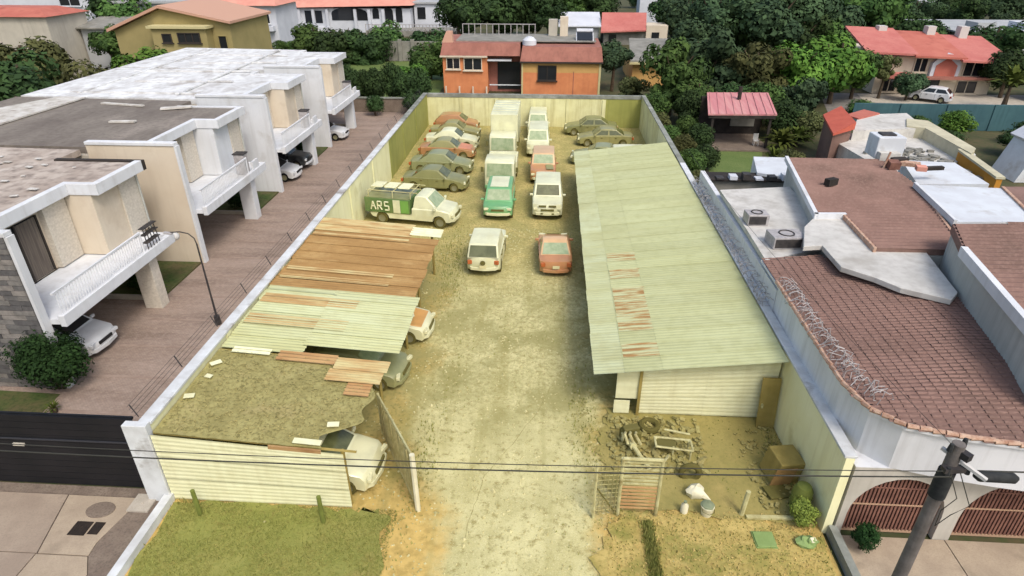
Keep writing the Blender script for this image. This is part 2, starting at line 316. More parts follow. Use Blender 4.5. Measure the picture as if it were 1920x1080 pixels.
# lot ground: gravel drive fading into dirt, with procedural wear
def lot_material():
    m = bpy.data.materials.new('lot_gravel'); m.use_nodes = True; nt = m.node_tree; N = nt.nodes; L = nt.links
    b = N['Principled BSDF']; b.inputs['Roughness'].default_value = .95; b.inputs['Specular IOR Level'].default_value = .15
    g = N.new('ShaderNodeNewGeometry'); sx = N.new('ShaderNodeSeparateXYZ'); L.new(g.outputs['Position'], sx.inputs[0])
    def math_(op, a, c):
        x = N.new('ShaderNodeMath'); x.operation = op
        for i, q in enumerate((a, c)):
            if q is None: continue
            if isinstance(q, (int, float)): x.inputs[i].default_value = q
            else: L.new(q, x.inputs[i])
        return x.outputs[0]
    def noise(sc, det=5, rough=.6):
        n = N.new('ShaderNodeTexNoise'); n.inputs['Scale'].default_value = sc; n.inputs['Detail'].default_value = det; n.inputs['Roughness'].default_value = rough
        L.new(g.outputs['Position'], n.inputs['Vector']); return n.outputs['Fac']
    def rng(f, a, z):
        r = N.new('ShaderNodeMapRange'); r.interpolation_type = 'SMOOTHSTEP'; r.inputs['From Min'].default_value = a; r.inputs['From Max'].default_value = z; L.new(f, r.inputs['Value']); return r.outputs[0]
    def mix(f, a, c):
        x = N.new('ShaderNodeMix'); x.data_type = 'RGBA'; L.new(f, x.inputs['Factor'])
        for idx, q in ((6, a), (7, c)):
            if isinstance(q, tuple): x.inputs[idx].default_value = q
            else: L.new(q, x.inputs[idx])
        return x.outputs[2]
    wob = math_('MULTIPLY', math_('SUBTRACT', noise(.35), .5), 4.0)
    wob2 = math_('MULTIPLY', math_('SUBTRACT', noise(2.2), .5), 1.2)
    x = math_('ADD', math_('ADD', sx.outputs['X'], wob), wob2)
    front = rng(sx.outputs['Y'], 9.5, 18)
    c = math_('ABSOLUTE', math_('ADD', x, math_('ADD', math_('MULTIPLY', front, .9), .4)), None)   # distance from the drive's centre line
    c = math_('SUBTRACT', c, math_('MULTIPLY', front, 1.45))
    col = mix(rng(noise(.7), .36, .64), rgba((218, 211, 156)), rgba((198, 191, 136)))
    col = mix(rng(noise(3.5, 6, .7), .5, .68), col, rgba((164, 154, 100)))
    col = mix(rng(noise(22, 2), .56, .76), col, rgba((166, 158, 108)))
    col = mix(rng(noise(34, 2), .56, .7), col, rgba((226, 220, 174)))
    dirt = mix(rng(noise(.6), .38, .62), rgba((196, 172, 108)), rgba((168, 156, 92)))
    dirt = mix(rng(noise(7, 3), .48, .7), dirt, rgba((136, 126, 70)))
    dirt = mix(rng(sx.outputs['Y'], 14.5, 12.5), dirt, mix(rng(noise(3, 4), .4, .66), rgba((214, 184, 112)), rgba((186, 160, 94))))
    col = mix(rng(c, 1.3, 2.5), col, dirt)
    far = math_('ADD', math_('ADD', sx.outputs['Y'], wob), wob2)
    worn = mix(rng(noise(.9), .4, .62), rgba((178, 168, 106)), rgba((204, 186, 122)))
    worn = mix(rng(noise(9, 4), .46, .7), worn, rgba((140, 130, 76)))
    col = mix(rng(far, 25, 33), col, worn)
    n0 = N.new('ShaderNodeTexNoise'); n0.inputs['Scale'].default_value = .5; L.new(g.outputs['Position'], n0.inputs['Vector'])
    oil = rng(noise(.42, 4, .55), .44, .62)
    mid = math_('MULTIPLY', rng(sx.outputs['Y'], 15, 18), oil)
    mid = math_('MULTIPLY', mid, rng(sx.outputs['Y'], 33, 27)); col = mix(math_('MULTIPLY', mid, .8), col, rgba((162, 157, 104)))
    grit = math_('MULTIPLY', math_('MULTIPLY', rng(sx.outputs['Y'], 15.5, 19), rng(noise(5.5, 6, .75), .42, .6)), .6); col = mix(grit, col, rgba((158, 152, 98)))
    mp = N.new('ShaderNodeMapping'); mp.inputs['Scale'].default_value = (1.5, .09, 1); L.new(g.outputs['Position'], mp.inputs['Vector'])
    rn = N.new('ShaderNodeTexNoise'); rn.inputs['Scale'].default_value = 1.0; rn.inputs['Detail'].default_value = 6; L.new(mp.outputs['Vector'], rn.inputs['Vector'])
    col = mix(math_('MULTIPLY', rng(rn.outputs['Fac'], .5, .66), .4), col, rgba((158, 150, 92)))
    L.new(col, b.inputs['Base Color'])
    bp = N.new('ShaderNodeBump'); bp.inputs['Strength'].default_value = .6; bp.inputs['Distance'].default_value = .03
    L.new(noise(16, 6, .7), bp.inputs['Height']); L.new(bp.outputs['Normal'], b.inputs['Normal'])
    M['lot_gravel'] = m; return m
lot_material()
def grid(x0, x1, y0, y1, nx, ny, zf):
    mb = MB()
    vs = [(x0 + (x1 - x0) * i / nx, y0 + (y1 - y0) * j / ny) for j in range(ny + 1) for i in range(nx + 1)]
    mb.add([(a, b, zf(a, b)) for a, b in vs], [(j * (nx + 1) + i, j * (nx + 1) + i + 1, (j + 1) * (nx + 1) + i + 1, (j + 1) * (nx + 1) + i) for j in range(ny) for i in range(nx)])
    return mb
def lotz(x, y): return .03 + .02 * math.sin(x * 1.7 + .6 * y) * math.sin(y * 1.1) + .012 * math.sin(4.1 * x) * math.sin(3.3 * y + 1)
struct('gravel_yard', grid(-11.1, 8.1, 6.5, 57.3, 64, 160, lotz), M['lot_gravel'], smooth=True)
def blob(pts, z, n=10, jit=.16):
    out = []
    for i, p in enumerate(pts):
        q = pts[(i + 1) % len(pts)]
        for k in range(n):
            t = k / n; out.append((p[0] + (q[0] - p[0]) * t + random.uniform(-jit, jit), p[1] + (q[1] - p[1]) * t + random.uniform(-jit, jit)))
    return out
sheet('verge', blob([(-10.8, 6.6), (-3.9, 6.6), (-4.1, 9.5), (-4.4, 12.7), (-5.8, 12.86), (-10.8, 12.9)], .1), .075, M['verge_grass'])
sheet('dry_ground', blob([(2.0, 6.6), (7.9, 6.6), (7.95, 12.6), (5.0, 13.3), (2.4, 13.2), (1.5, 11.5)], .1), .075, M['dry_verge'])
sheet('scrap_yard_soil', blob([(2.3, 13.4), (7.9, 13.0), (8.0, 17.7), (2.4, 17.9), (1.9, 16)], .1), .072, M['dirt'])
# blades, leaves, pebbles
def scatter_blades(n, reg, h):
    mb = MB()
    for _ in range(n):
        x, y = reg(); a = random.uniform(0, 6.28); w = random.uniform(.012, .03); l = random.uniform(*h); t = random.uniform(-.6, .6) * l
        dx, dy = math.cos(a) * w, math.sin(a) * w
        mb.add([(x - dx, y - dy, .07), (x + dx, y + dy, .07), (x - dy * t * 20, y + dx * t * 20, .07 + l)], [(0, 1, 2)])
    return mb
def reg_verge():
    while True:
        x, y = random.uniform(-10.8, -4.1), random.uniform(9.0, 12.9)
        if random.random() < .35 + .65 * (math.sin(x * 2.1) * math.sin(y * 2.7 + 1) > -.5): return x, y
solo('verge_grass', scatter_blades(20000, reg_verge, (.02, .07)), M['grass_blade'], 'rough olive green grass growing on the verge before the white corrugated wall', 'grass', kind='stuff')
def reg_scr(): return random.uniform(2.0, 7.9), random.uniform(10, 18)
def flat_bits(n, reg, s0, s1, z=.085):
    mb = MB()
    for _ in range(n):
        x, y = reg(); a = random.uniform(0, 6.28); s_ = random.uniform(s0, s1); c, d = math.cos(a) * s_, math.sin(a) * s_; e = random.uniform(.3, .6)
        mb.add([(x + c, y + d, z + random.uniform(0, .05)), (x - d * e, y + c * e, z + random.uniform(0, .05)), (x - c, y - d, z + random.uniform(0, .05)), (x + d * e, y - c * e, z + random.uniform(0, .05))], [(0, 1, 2, 3)])
    return mb
solo('dry_leaves', flat_bits(2600, lambda: (random.uniform(1.9, 7.9), random.uniform(9.4, 13.4)), .012, .04, .078), M['leaf_dry'], 'tan fallen leaves scattered over the dry verge by the slatted gate', 'leaves', kind='stuff')
def reg_drive():
    x = random.gauss(-1.3, 3.2); y = random.uniform(9.5, 34)
    return (max(-10.5, min(7.9, x)), y)
mb = MB()
for _ in range(3800):
    x, y = reg_drive(); s_ = random.uniform(.015, .05) * (1.8 if random.random() < .05 else 1); z = lotz(x, y)
    mb.add([(x - s_, y, z), (x, y - s_, z), (x + s_, y, z), (x, y + s_, z), (x, y, z + s_)], [(0, 1, 4), (1, 2, 4), (2, 3, 4), (3, 0, 4)])
solo('pebbles', mb, M['pebble'], 'loose pale pebbles strewn over the gravel drive', 'pebbles', kind='stuff')
mb = scatter_blades(900, lambda: random.choice([(random.gauss(1.7, .5), random.uniform(10, 14)), (random.gauss(-3.4, .4), random.uniform(13, 22)), (random.uniform(-4, 1), random.uniform(21, 27)), (random.uniform(2.3, 7.9), random.uniform(13, 17.5))]), (.03, .1))
mb2 = scatter_blades(2600, lambda: (random.uniform(2.0, 7.9), random.uniform(9.4, 13.3)), (.02, .09)); mb.add(mb2.v, mb2.f)
for cx_, cy_, sd_, n_ in ((7.8, 15, .2, 500), (-10.6, 12.7, .25, 300), (-3.9, 14.6, .25, 400), (1.5, 17.2, .3, 400), (2.2, 27, .25, 300), (-4.6, 27.5, .4, 500), (-5, 31, .6, 500), (-11, 31, .2, 300)):
    mb2 = scatter_blades(n_, lambda: (cx_ + random.gauss(0, sd_), cy_ + random.gauss(0, 1.6)), (.04, .16)); mb.add(mb2.v, mb2.f)
solo('weeds', mb, M['grass_blade'], 'thin weeds sprouting along the edges of the gravel drive', 'weeds', kind='stuff')

cp = [at(u, v, 0) for u, v in ((1062, 690), (1030, 730), (1010, 770), (985, 800), (960, 835), (930, 868), (905, 900), (893, 940), (880, 975), (872, 1010))]
cr = MB()
for k in range(len(cp) - 1):
    a, b = cp[k], cp[k + 1]; q = []
    for j in range(5):
        f = j / 4; q.append((a[0] + (b[0] - a[0]) * f + random.uniform(-.04, .04) * (0 < j < 4), a[1] + (b[1] - a[1]) * f))
    for j in range(4):
        (x0, y0), (x1, y1) = q[j], q[j + 1]; w = random.uniform(.006, .014); z0, z1 = lotz(x0, y0) + .006, lotz(x1, y1) + .006
        cr.add([(x0 - w, y0, z0), (x0 + w, y0, z0), (x1 + w, y1, z1), (x1 - w, y1, z1)], [(0, 1, 2, 3)])
struct('crack', cr, M['dirt_roof'], bpy.data.objects['gravel_yard'])
# paved lane of the townhouses
def paver_material():
    m = mat('paver', (176, 156, 142), (160, 140, 126), scale=.5, c3=(136, 118, 106), s3=.35, lo3=.5, fine=((190, 172, 158), 5, .5), stretch=(.5, 2.2, 1))
    nt = m.node_tree; N = nt.nodes; L = nt.links; b = N['Principled BSDF']
    g = N.new('ShaderNodeNewGeometry'); br = N.new('ShaderNodeTexBrick'); br.inputs['Scale'].default_value = 4.2
    br.inputs['Color1'].default_value = (1, 1, 1, 1); br.inputs['Color2'].default_value = (.78, .78, .78, 1); br.inputs['Mortar'].default_value = (.5, .5, .5, 1); br.inputs['Mortar Size'].default_value = .02
    L.new(g.outputs['Position'], br.inputs['Vector'])
    src = b.inputs['Base Color'].links[0].from_socket
    x = N.new('ShaderNodeMix'); x.data_type = 'RGBA'; x.blend_type = 'MULTIPLY'; x.inputs['Factor'].default_value = .75
    L.new(src, x.inputs[6]); L.new(br.outputs['Color'], x.inputs[7]); L.new(x.outputs[2], b.inputs['Base Color'])
    bp = N.new('ShaderNodeBump'); bp.inputs['Strength'].default_value = .5; bp.inputs['Distance'].default_value = .02; L.new(br.outputs['Color'], bp.inputs['Height']); L.new(bp.outputs['Normal'], b.inputs['Normal'])
    return m
paver_material()
lane = sheet('lane', [(-21.5, 13.5), (-11.4, 13.5), (-11.4, 62), (-21.5, 62)], .01, M['paver'])
bandme = mesh('paver_band', MB().box((-3.1, -.07, 0), (3.1, .07, .012)), M['paver_band'])
for k in range(22):
    o = link('paver_band', bandme, lane, (-14.55, 14.6 + 2.1 * k, .008))
kb = mesh('kerb_stone', MB().box((-.1, -.48, 0), (.1, .48, .06)), M['light_concrete'])
for k in range(40):
    if (k % 11) < 7: link('kerb_stone', kb, lane, (-11.55, 14.2 + 1.05 * k, .01))

# concrete driveway of slabs (bottom left)
dw = sheet('driveway', [(-24, 5), (-10.95, 5), (-10.95, 13.3), (-24, 13.3)], 0.0, M['crack'])
def slab(pts, m, z=.035, name='slab'): struct(name, MB().prism(pts, .001, z), M[m], dw)
slab([(-24, 12.95), (-11.7, 12.95), (-11.7, 13.3), (-24, 13.3)], 'old_concrete')
slab([(-24, 10.88), (-13.78, 10.88), (-14.32, 12.93), (-24, 12.93)], 'drive_concrete')
slab([(-24, 5), (-13.9, 5), (-13.8, 10.85), (-24, 10.85)], 'drive_concrete')
slab([(-14.28, 12.93), (-12.0, 12.93), (-12.35, 11.3), (-12.3, 10.88), (-13.74, 10.88)], 'drive_concrete_light', .032)
slab([(-13.86, 5), (-11.9, 5), (-11.95, 10.3), (-12.3, 10.84), (-13.76, 10.84)], 'drive_concrete_light')
slab([(-12.3, 12.2), (-11.45, 12.9), (-11.05, 12.4), (-11.05, 5), (-11.88, 5), (-11.93, 10.3), (-12.28, 10.86), (-12.32, 11.3)], 'old_concrete', .024)
gr = MB().box((-13.35, 11.5, .034), (-12.86, 11.98, .05))
for k in range(6): gr.box((-13.33 + k * .08, 11.52, .05), (-13.3 + k * .08, 11.96, .058))
solo('drain_grate', gr, M['grate'], 'larger square dark drain grate in the concrete driveway, on the left of two', 'drain')
gr = MB().box((-12.8, 11.56, .034), (-12.5, 11.98, .05))
for k in range(4): gr.box((-12.78 + k * .08, 11.58, .05), (-12.75 + k * .08, 11.96, .058))
solo('drain_grate', gr, M['grate'], 'narrower dark drain grate in the driveway, beside the larger one', 'drain')
cv = MB().prism([(-12.95 + .42 * math.cos(t * .2618), 12.42 + .3 * math.sin(t * .2618)) for t in range(24)], .034, .055)
solo('manhole_cover', cv, M['old_concrete'], 'round brown manhole cover set in the concrete by the black gate', 'manhole cover')
cv = MB().box((-12.15, 12.4, .03), (-11.5, 13.05, .09)).box((-11.86, 12.68, .09), (-11.8, 12.76, .11))
solo('access_cover', cv, M['light_concrete'], 'pale square concrete access cover at the foot of the white gate post', 'manhole cover')
solo('low_kerb_wall', MB().prism([(-11.18, 5), (-10.93, 5), (-10.93, 12.95), (-11.18, 12.95)], 0, .32), M['coping'], 'low white kerb wall between the concrete driveway and grassy verge', 'kerb')
# right forecourt
fc = sheet('forecourt', [(8.35, 4), (30, 4), (30, 12.82), (8.35, 12.82)], 0.0, M['crack'])
for x0 in (8.45, 11.45, 14.45, 17.45): struct('slab', MB().box((x0, 4, .001), (x0 + 2.97, 12.8, .03)), M['drive_concrete_light'], fc)
solo('low_kerb_wall', MB().prism([(8.2, 5), (8.42, 5), (8.42, 12.85), (8.2, 12.85)], 0, .36), M['coping_grey'], 'low grey kerb wall between dry verge and the arched house forecourt', 'kerb')

# ------------------------------------------------------------------ lot walls
def wall(name, label, segs, coping_m, parts):
    t = thing(name, label, 'wall', parts[0][:2] + (0,))
    return t
t = thing('boundary_wall', 'long cream boundary wall between paved lane and the lot, white on top', 'wall', (-11.2, 13, 0))
ys = [13.1, 18, 23, 28, 33, 38, 42.5, 47, 52, 57.3]
for i in range(len(ys) - 1):
    m = M['cream_wall'] if ys[i] < 40 else M['moss_wall']
    part('wall_panel', MB().box((-11.32, ys[i] + .004, 0), (-11.06, ys[i + 1] - .004, 2.82)), m, t)
for y in ys[1:-1]:
    part('pilaster', MB().box((-11.35, y - .16, 0), (-11.02, y + .16, 2.822)), M['cream_wall'] if y < 40 else M['moss_wall'], t)
part('end_post', MB().box((-11.72, 12.86, 0), (-11.02, 13.095, 2.95)), M['coping'], t, bevel=.02)
for i in range(len(ys) - 1):
    part('coping', MB().box((-11.38, ys[i] + .006, 2.824), (-11.0, ys[i + 1] - .006, 2.92)), M['coping'] if ys[i] < 46 else M['coping_grey'], t, bevel=.015)
t = thing('boundary_wall', 'cream boundary wall at the far end of the lot, stained along its top', 'wall', (-1.5, 57.4, 0))
xs = [-11.3, -8, -4.8, -1.6, 1.6, 4.8, 8.3]
for i in range(6):
    part('wall_panel', MB().box((xs[i] + .004, 57.32, 0), (xs[i + 1] - .004, 57.58, 2.55)), M['cream_wall_far'] if i != 5 else M['moss_wall'], t)
    part('coping', MB().box((xs[i] + .004, 57.28, 2.552), (xs[i + 1] - .004, 57.62, 2.85)), M['coping_grey'], t)
for x in xs[1:-1]: part('pilaster', MB().box((x - .15, 57.24, 0), (x + .15, 57.318, 2.5)), M['cream_wall_far'], t)
t = thing('boundary_wall', 'cream boundary wall on the right of the lot beside the brown tiled house', 'wall', (8.2, 13, 0))
for i in range(len(ys) - 1):
    a = 12.86 if i == 0 else ys[i]
    part('wall_panel', MB().box((8.07, a + .004, 0), (8.3, ys[i + 1] - .004, 2.85)), M['cream_wall'] if ys[i] < 46 else M['cream_wall_far'], t)
    part('coping', MB().box((8.02, a + .006, 2.854), (8.36, ys[i + 1] - .006, 2.94)), M['coping'] if ys[i] < 37 else M['coping_grey'], t, bevel=.015)
# electric fence along the lane wall
t = thing('electric_fence', 'thin dark electric fence posts and wires along the lane wall', 'fence', (-11.3, 13, 2.92))
pm = MB().tube([(0, 0, 0), (0, 0, .46)], .018, 5)
pme = mesh('post', pm, M['iron'])
for k in range(19): link('post', pme, t, (-.16, .3 + 2.4 * k, 0), (0, -.35, 0))
for h in (.1, .22, .33, .43): part('wire', MB().tube([(-11.46 - .36 * h, 13.2, 2.92 + h), (-11.46 - .36 * h, 56.8, 2.92 + h)], .008, 4), M['iron'], t)
# razor wire on right wall and roof edge
def coil(pts, r, turns, wr, th):
    pts = [Vector(p) for p in pts]; out = []
    seg = [(pts[i + 1] - pts[i]).length for i in range(len(pts) - 1)]; tot = sum(seg); n = turns * 9
    for k in range(n + 1):
        d = tot * k / n; i = 0
        while i < len(seg) - 1 and d > seg[i]: d -= seg[i]; i += 1
        u = (pts[i + 1] - pts[i]).normalized(); p = pts[i] + u * d
        a = u.cross(Vector((0, 0, 1))).normalized(); b = a.cross(u); q = 2 * math.pi * k / 9; rr = r * random.uniform(.55, 1.3); d_ = Vector((random.gauss(0, .05), random.gauss(0, .05), random.uniform(-.1, .04))); p = p + d_
        out.append(p + a * math.cos(q) * rr + b * math.sin(q) * rr)
    return MB().tube(out, wr, 4)
solo('razor_wire', coil([(8.55, 20.3, 4.2), (8.5, 17.8, 4.2), (8.6, 14.5, 4.3), (9.0, 13.6, 4.3)], .24, 60, .013, 0), M['wire_grey'], 'tangled razor wire coils along the eave of the near brown tiled roof', 'razor wire')
solo('razor_wire', coil([(8.25, 20.5, 3.15), (8.25, 34, 3.15)], .27, 80, .014, 0), M['wire_grey'], 'razor wire coil on the right lot wall beside the white terrace', 'razor wire')

# ------------------------------------------------------------------ corrugated sheets
def wave_sheet(L_, w, waves, amp=.0095, seg=4, th=0):
    mb = MB(); n = waves * seg
    for i in range(n + 1):
        y = w * i / n; z = amp * math.cos(2 * math.pi * i / seg)
        mb.v += [(0, y, z), (L_, y, z)]
    for i in range(n): mb.f.append((2 * i, 2 * i + 1, 2 * i + 3, 2 * i + 2))
    return mb
def shed_roof_sheet(parent, me, x, y, z, slope, rz=0):
    base = parent.location
    o = link('roof_sheet', me, parent, (x - base.x, y - base.y, z - base.z), (random.uniform(-.002, .002), slope, rz)); return o
# right long shed
t = thing('long_shed', 'long carport shed with pale green corrugated roof along the right wall', 'shed', (5, 17.5, 0))
ZL, ZR, XL, XR = 2.12, 2.86, 1.72, 7.98
sl_ = -math.atan((ZR - ZL) / (XR - XL))
cols = [(XL, 1.12), (XL + 1.02, 1.36), (XL + 2.28, 4.0)]
meA = [mesh('roof_sheet', wave_sheet(c[1], .86, 5), M['roof_sheet_pale'] if i == 0 else M['roof_sheet'], True, angle=80) for i, c in enumerate(cols)]
meR = mesh('roof_sheet', wave_sheet(cols[1][1] - .1, .86, 5), M['roof_sheet'], True, angle=80)
Y0, NR, DY = 17.15, 31, .82
for r in range(NR):
    for i, c in enumerate(cols):
        zz = ZL + (c[0] - XL) * (ZR - ZL) / (XR - XL) + (.012 if i == 1 else .024 if i == 2 else 0) + .003 * (r % 2)
        shed_roof_sheet(t, meA[i], c[0] + random.uniform(-.015, .012) * (i == 0), Y0 + r * DY, zz, sl_, random.uniform(-.002, .002))
rp = mesh('rusted_sheet', wave_sheet(1.3, .84, 5), M['rust_patch'], True, angle=80)
for yy in (17.97, 19.61, 20.43, 21.25, 22.07, 23.71, 25.35):
    x = cols[1][0] + .03; zz = ZL + (x - XL) * (ZR - ZL) / (XR - XL) + .021
    o = link('rusted_sheet', rp, t, (x - 5, yy - 17.5, zz), (0, sl_, 0)); o['label'] = 'rusty brown patched roof sheet'
for y in (18.2, 22, 26, 30, 34, 38, 41.5):
    part('rafter', MB().hexa([(XL + .1, y - .05, ZL - .16), (XR - .05, y - .05, ZR - .16), (XR - .05, y + .05, ZR - .16), (XL + .1, y + .05, ZL - .16), (XL + .1, y - .05, ZL - .05), (XR - .05, y - .05, ZR - .05), (XR - .05, y + .05, ZR - .05), (XL + .1, y + .05, ZL - .05)]), M['brown_board'], t)
    if y > 19: part('post', MB().tube([(2.3, y, 0), (2.3, y, ZL - .1)], .06), M['brown_board'], t)
def wave_wall(x0, x1, y, z0, z1, amp=.02, per=.11, zs=None):
    mb = MB(); n = max(2, int(round((z1 - z0) / (per / 4))))
    for i in range(n + 1):
        f = i / n; d = amp * math.cos(2 * math.pi * i / 4)
        a = z0 + (z1 - z0) * f
        za, zb = (a, a) if zs is None else (a * zs[0], a * zs[1])
        mb.v += [(x0, y + d, za), (x1, y + d, zb)]
    for i in range(n): mb.f.append((2 * i, 2 * i + 1, 2 * i + 3, 2 * i + 2))
    return mb
for k in range(3):
    z0, z1 = k / 3, (k + 1) / 3
    for xa, xb, dy in ((3.42, 5.7, 0), (5.66, 7.97, -.012)):
        f = lambda x: (ZL - .02 + (x - XL) * (ZR - ZL) / (XR - XL)) - .08
        o = part('wall_sheet', wave_wall(xa, xb, 17.72 + dy - .008 * k, .04 + .96 * z0, .04 + .96 * z1, .008, .06, (f(xa), f(xb))), M['white_sheet'], t, smooth=True)
part('door_panel', MB().box((2.58, 17.68, .75), (3.38, 17.72, 2.08)), M['white_sheet'], t, bevel=.01)
part('door_panel', MB().box((2.55, 17.66, .12), (3.1, 17.7, .66)), M['white_sheet'], t, label='lower white door panel, broken along its edge')
part('corner_post', MB().box((3.34, 17.6, 0), (3.44, 17.7, 2.2)), M['brown_board'], t)
part('back_wall', MB().box((2.4, 42.2, 0), (7.95, 42.35, 2.05)), M['brown_board'], t)

# left low shed with patched roof
t = thing('patched_shed', 'low carport shed with patched rusty corrugated roof along the lane wall', 'shed', (-8, 13, 0))
def zl(y): return 2.63 + (y - 13) * .012
def zr(y): return 2.22 + (y - 13) * .013
def lsheets(name, y0, y1, x0, x1, m, label=None, dz=0, dy=.8, jit=.04, waves=5):
    k = 0; y = y0
    while y < y1 - .05:
        w = min(dy, y1 - y); s_ = -(zl(y) - zr(y)) / (-5.1 + 11.0)
        me_ = MB(); src = wave_sheet(x1 - x0, w + .04, max(1, int(waves * w / dy)), .02)
        jx = random.uniform(-jit, jit)
        z0 = zl(y) + (x0 + 11.0) * s_ + dz + .005 * (k % 2)
        me_.v = [(x0 + jx + p[0], y + p[1], z0 + p[0] * s_ + p[2]) for p in src.v]; me_.f = src.f
        o = part(name, me_, m, t, smooth=True, label=label)
        y += w; k += 1
lsheets('roof_sheet', 17.2, 21.5, -11.0, -8.2, M['roof_sheet_pale'])
lsheets('roof_sheet', 17.7, 21.5, -8.3, -4.95, M['roof_sheet_pale'], dz=.02)
lsheets('rusted_sheet', 21.5, 26.9, -11.0, -5.1, M['rust_sheet'], 'rusty brown roof sheet', dz=.012, jit=.06)
for yy, m in ((22.2, 'rust_light'), (22.9, 'rust_light'), (26.35, 'rust_light')): lsheets('rusted_sheet', yy, yy + .3, -10.9, -6.4, M[m], 'rust streaked pale roof sheet', dz=.02, waves=2, dy=.3)
lsheets('rusted_sheet', 26.9, 28.3, -11.0, -6.4, M['rust_light'], 'rust streaked pale roof sheet', dz=.03, dy=.7)
lsheets('roof_sheet', 27.1, 28.0, -6.5, -5.0, M['white_sheet'], 'pale replacement roof sheet', dz=.05, dy=.9)
for yy in (18.75, 20.25): lsheets('rusted_sheet', yy, yy + .62, -10.9, -7.2, M['rust_light'], 'rust streaked pale roof sheet', dz=.014, dy=.42, waves=3)
lsheets('rusted_sheet', 16.75, 17.25, -8.9, -6.9, M['rust_red'], 'short red rusty roof sheet', dz=.03, dy=.5, waves=3)
lsheets('roof_sheet', 16.95, 17.25, -10.5, -9.2, M['white_sheet'], 'pale broken roof sheet strip', dz=.03, dy=.3, waves=2)
lsheets('rusted_sheet', 15.9, 17.1, -7.0, -5.2, M['rust_light'], 'rusty tan roof sheet laid over the dirt roof', dz=.06, dy=.6, jit=.1)
lsheets('rusted_sheet', 15.3, 15.9, -6.2, -5.4, M['rust_red'], 'short red rusty roof sheet', dz=.03, dy=.6)
# dirt covered front part
n = 26; pts = []
mbd = MB(); nx, ny = 40, 34
def edge(y): return -5.35 - .9 * max(0, min(1, (14.3 - y) / .8)) + .12 * math.sin(y * 5)
for j in range(ny + 1):
    y = 13.02 + 4.1 * j / ny
    for i in range(nx + 1):
        x = -11.0 + (edge(y) + 11.0) * i / nx; s_ = (zr(y) - zl(y)) / 5.9
        mbd.v.append((x, y, zl(y) + (x + 11) * s_ - .03 + random.uniform(-.012, .014)))
for j in range(ny):
    for i in range(nx): mbd.f.append((j * (nx + 1) + i, j * (nx + 1) + i + 1, (j + 1) * (nx + 1) + i + 1, (j + 1) * (nx + 1) + i))
part('dirt_roof', mbd, M['dirt_roof'], t, label='front roof section buried under soil and leaf litter', smooth=True)
mb = MB()
for _ in range(2600):
    y = random.uniform(13.1, 17.1); x = random.uniform(-10.9, edge(y) - .05); z = zl(y) + (x + 11) * (zr(y) - zl(y)) / 5.9
    a = random.uniform(0, 6.28); s_ = random.uniform(.02, .055); c, d = math.cos(a) * s_, math.sin(a) * s_
    mb.add([(x + c, y + d, z + .01), (x - d * .5, y + c * .5, z + random.uniform(.01, .03)), (x - c, y - d, z + .01), (x + d * .5, y - c * .5, z + random.uniform(.01, .035))], [(0, 1, 2, 3)])
part('roof_litter', mb, M['roof_litter'], t, kind='stuff')
for k, (x, y, sx, sy, rz) in enumerate(((-10.72, 14.6, .3, .2, .3), (-10.6, 15.6, .22, .16, -.2), (-10.7, 16.3, .35, .2, .8), (-6.1, 13.95, .34, .2, .2), (-6.6, 13.16, .8, .2, .0))):
    part('roof_scrap', MB().obox((x, y, zl(y) + (x + 11) * (zr(y) - zl(y)) / 5.9 + .05), (sx, sy, .015), rz, .05, .08), M['white_sheet'], t, label='pale broken scrap of roofing')
part('fascia_board', MB().obox((-6.9, 12.93, 2.28), (1.5, .05, .12), 0, 0, .07), M['rust_red'], t, label='rusty board along the front roof edge')
for k in range(3):
    o = part('wall_sheet', wave_wall(-11.0, -5.52, 12.93 - .008 * k, .03 + .97 * k / 3, .03 + .97 * (k + 1) / 3, .008, .06, (2.62, 2.2)), M['white_sheet'], t, smooth=True)
for y in (13.1, 17.2, 21.3, 24.2, 28):
    part('post', MB().tube([(-5.6, y, 0), (-5.6, y, zr(y) - .05)], .06), M['brown_board'], t)
    part('rafter', MB().tube([(-11, y, zl(y) - .1), (-5.2, y, zr(y) - .1)], .05, 4), M['brown_board'], t)

# ------------------------------------------------------------------ vehicles
def wheel(parent, x, y, r, w, lot=True):
    s_ = 1 if y > 0 else -1
    mb = MB(); b = 14
    def ring(rr, yy): return [(x + rr * math.cos(2 * math.pi * k / b), yy, r + rr * math.sin(2 * math.pi * k / b)) for k in range(b)]
    prof = [(r * .62, y - w / 2), (r * .95, y - w / 2), (r, y - w * .3), (r, y + w * .3), (r * .95, y + w / 2), (r * .62, y + w / 2)]
    for q in prof: mb.v += ring(*q)
    for i in range(len(prof) - 1):
        for k in range(b): mb.f.append((i * b + k, i * b + (k + 1) % b, (i + 1) * b + (k + 1) % b, (i + 1) * b + k))
    wh = part('wheel', mb, M['tyre_lot' if lot else 'tyre'], parent, local=True, smooth=True)
    rm = MB(); yo = y + s_ * w * .42
    rm.v = ring(r * .63, yo) + ring(r * .5, yo - s_ * .02) + [(x, yo - s_ * .005, r)]
    for k in range(b): rm.f += [(k, (k + 1) % b, b + (k + 1) % b, b + k), (b + k, b + (k + 1) % b, 2 * b)]
    part('rim', rm, M['rim'], wh, local=True, smooth=True)
def body_profile(top_pts, L_, zb, xf, xr, ra, cz):
    pts = list(top_pts)                       # from front bottom over the top to rear bottom
    for xc in (xr, xf):
        for k in range(9):
            a = math.pi - math.pi * k / 8
            z = cz + ra * math.sin(a); pts.append((xc + ra * math.cos(a), max(zb, z)))
    return pts
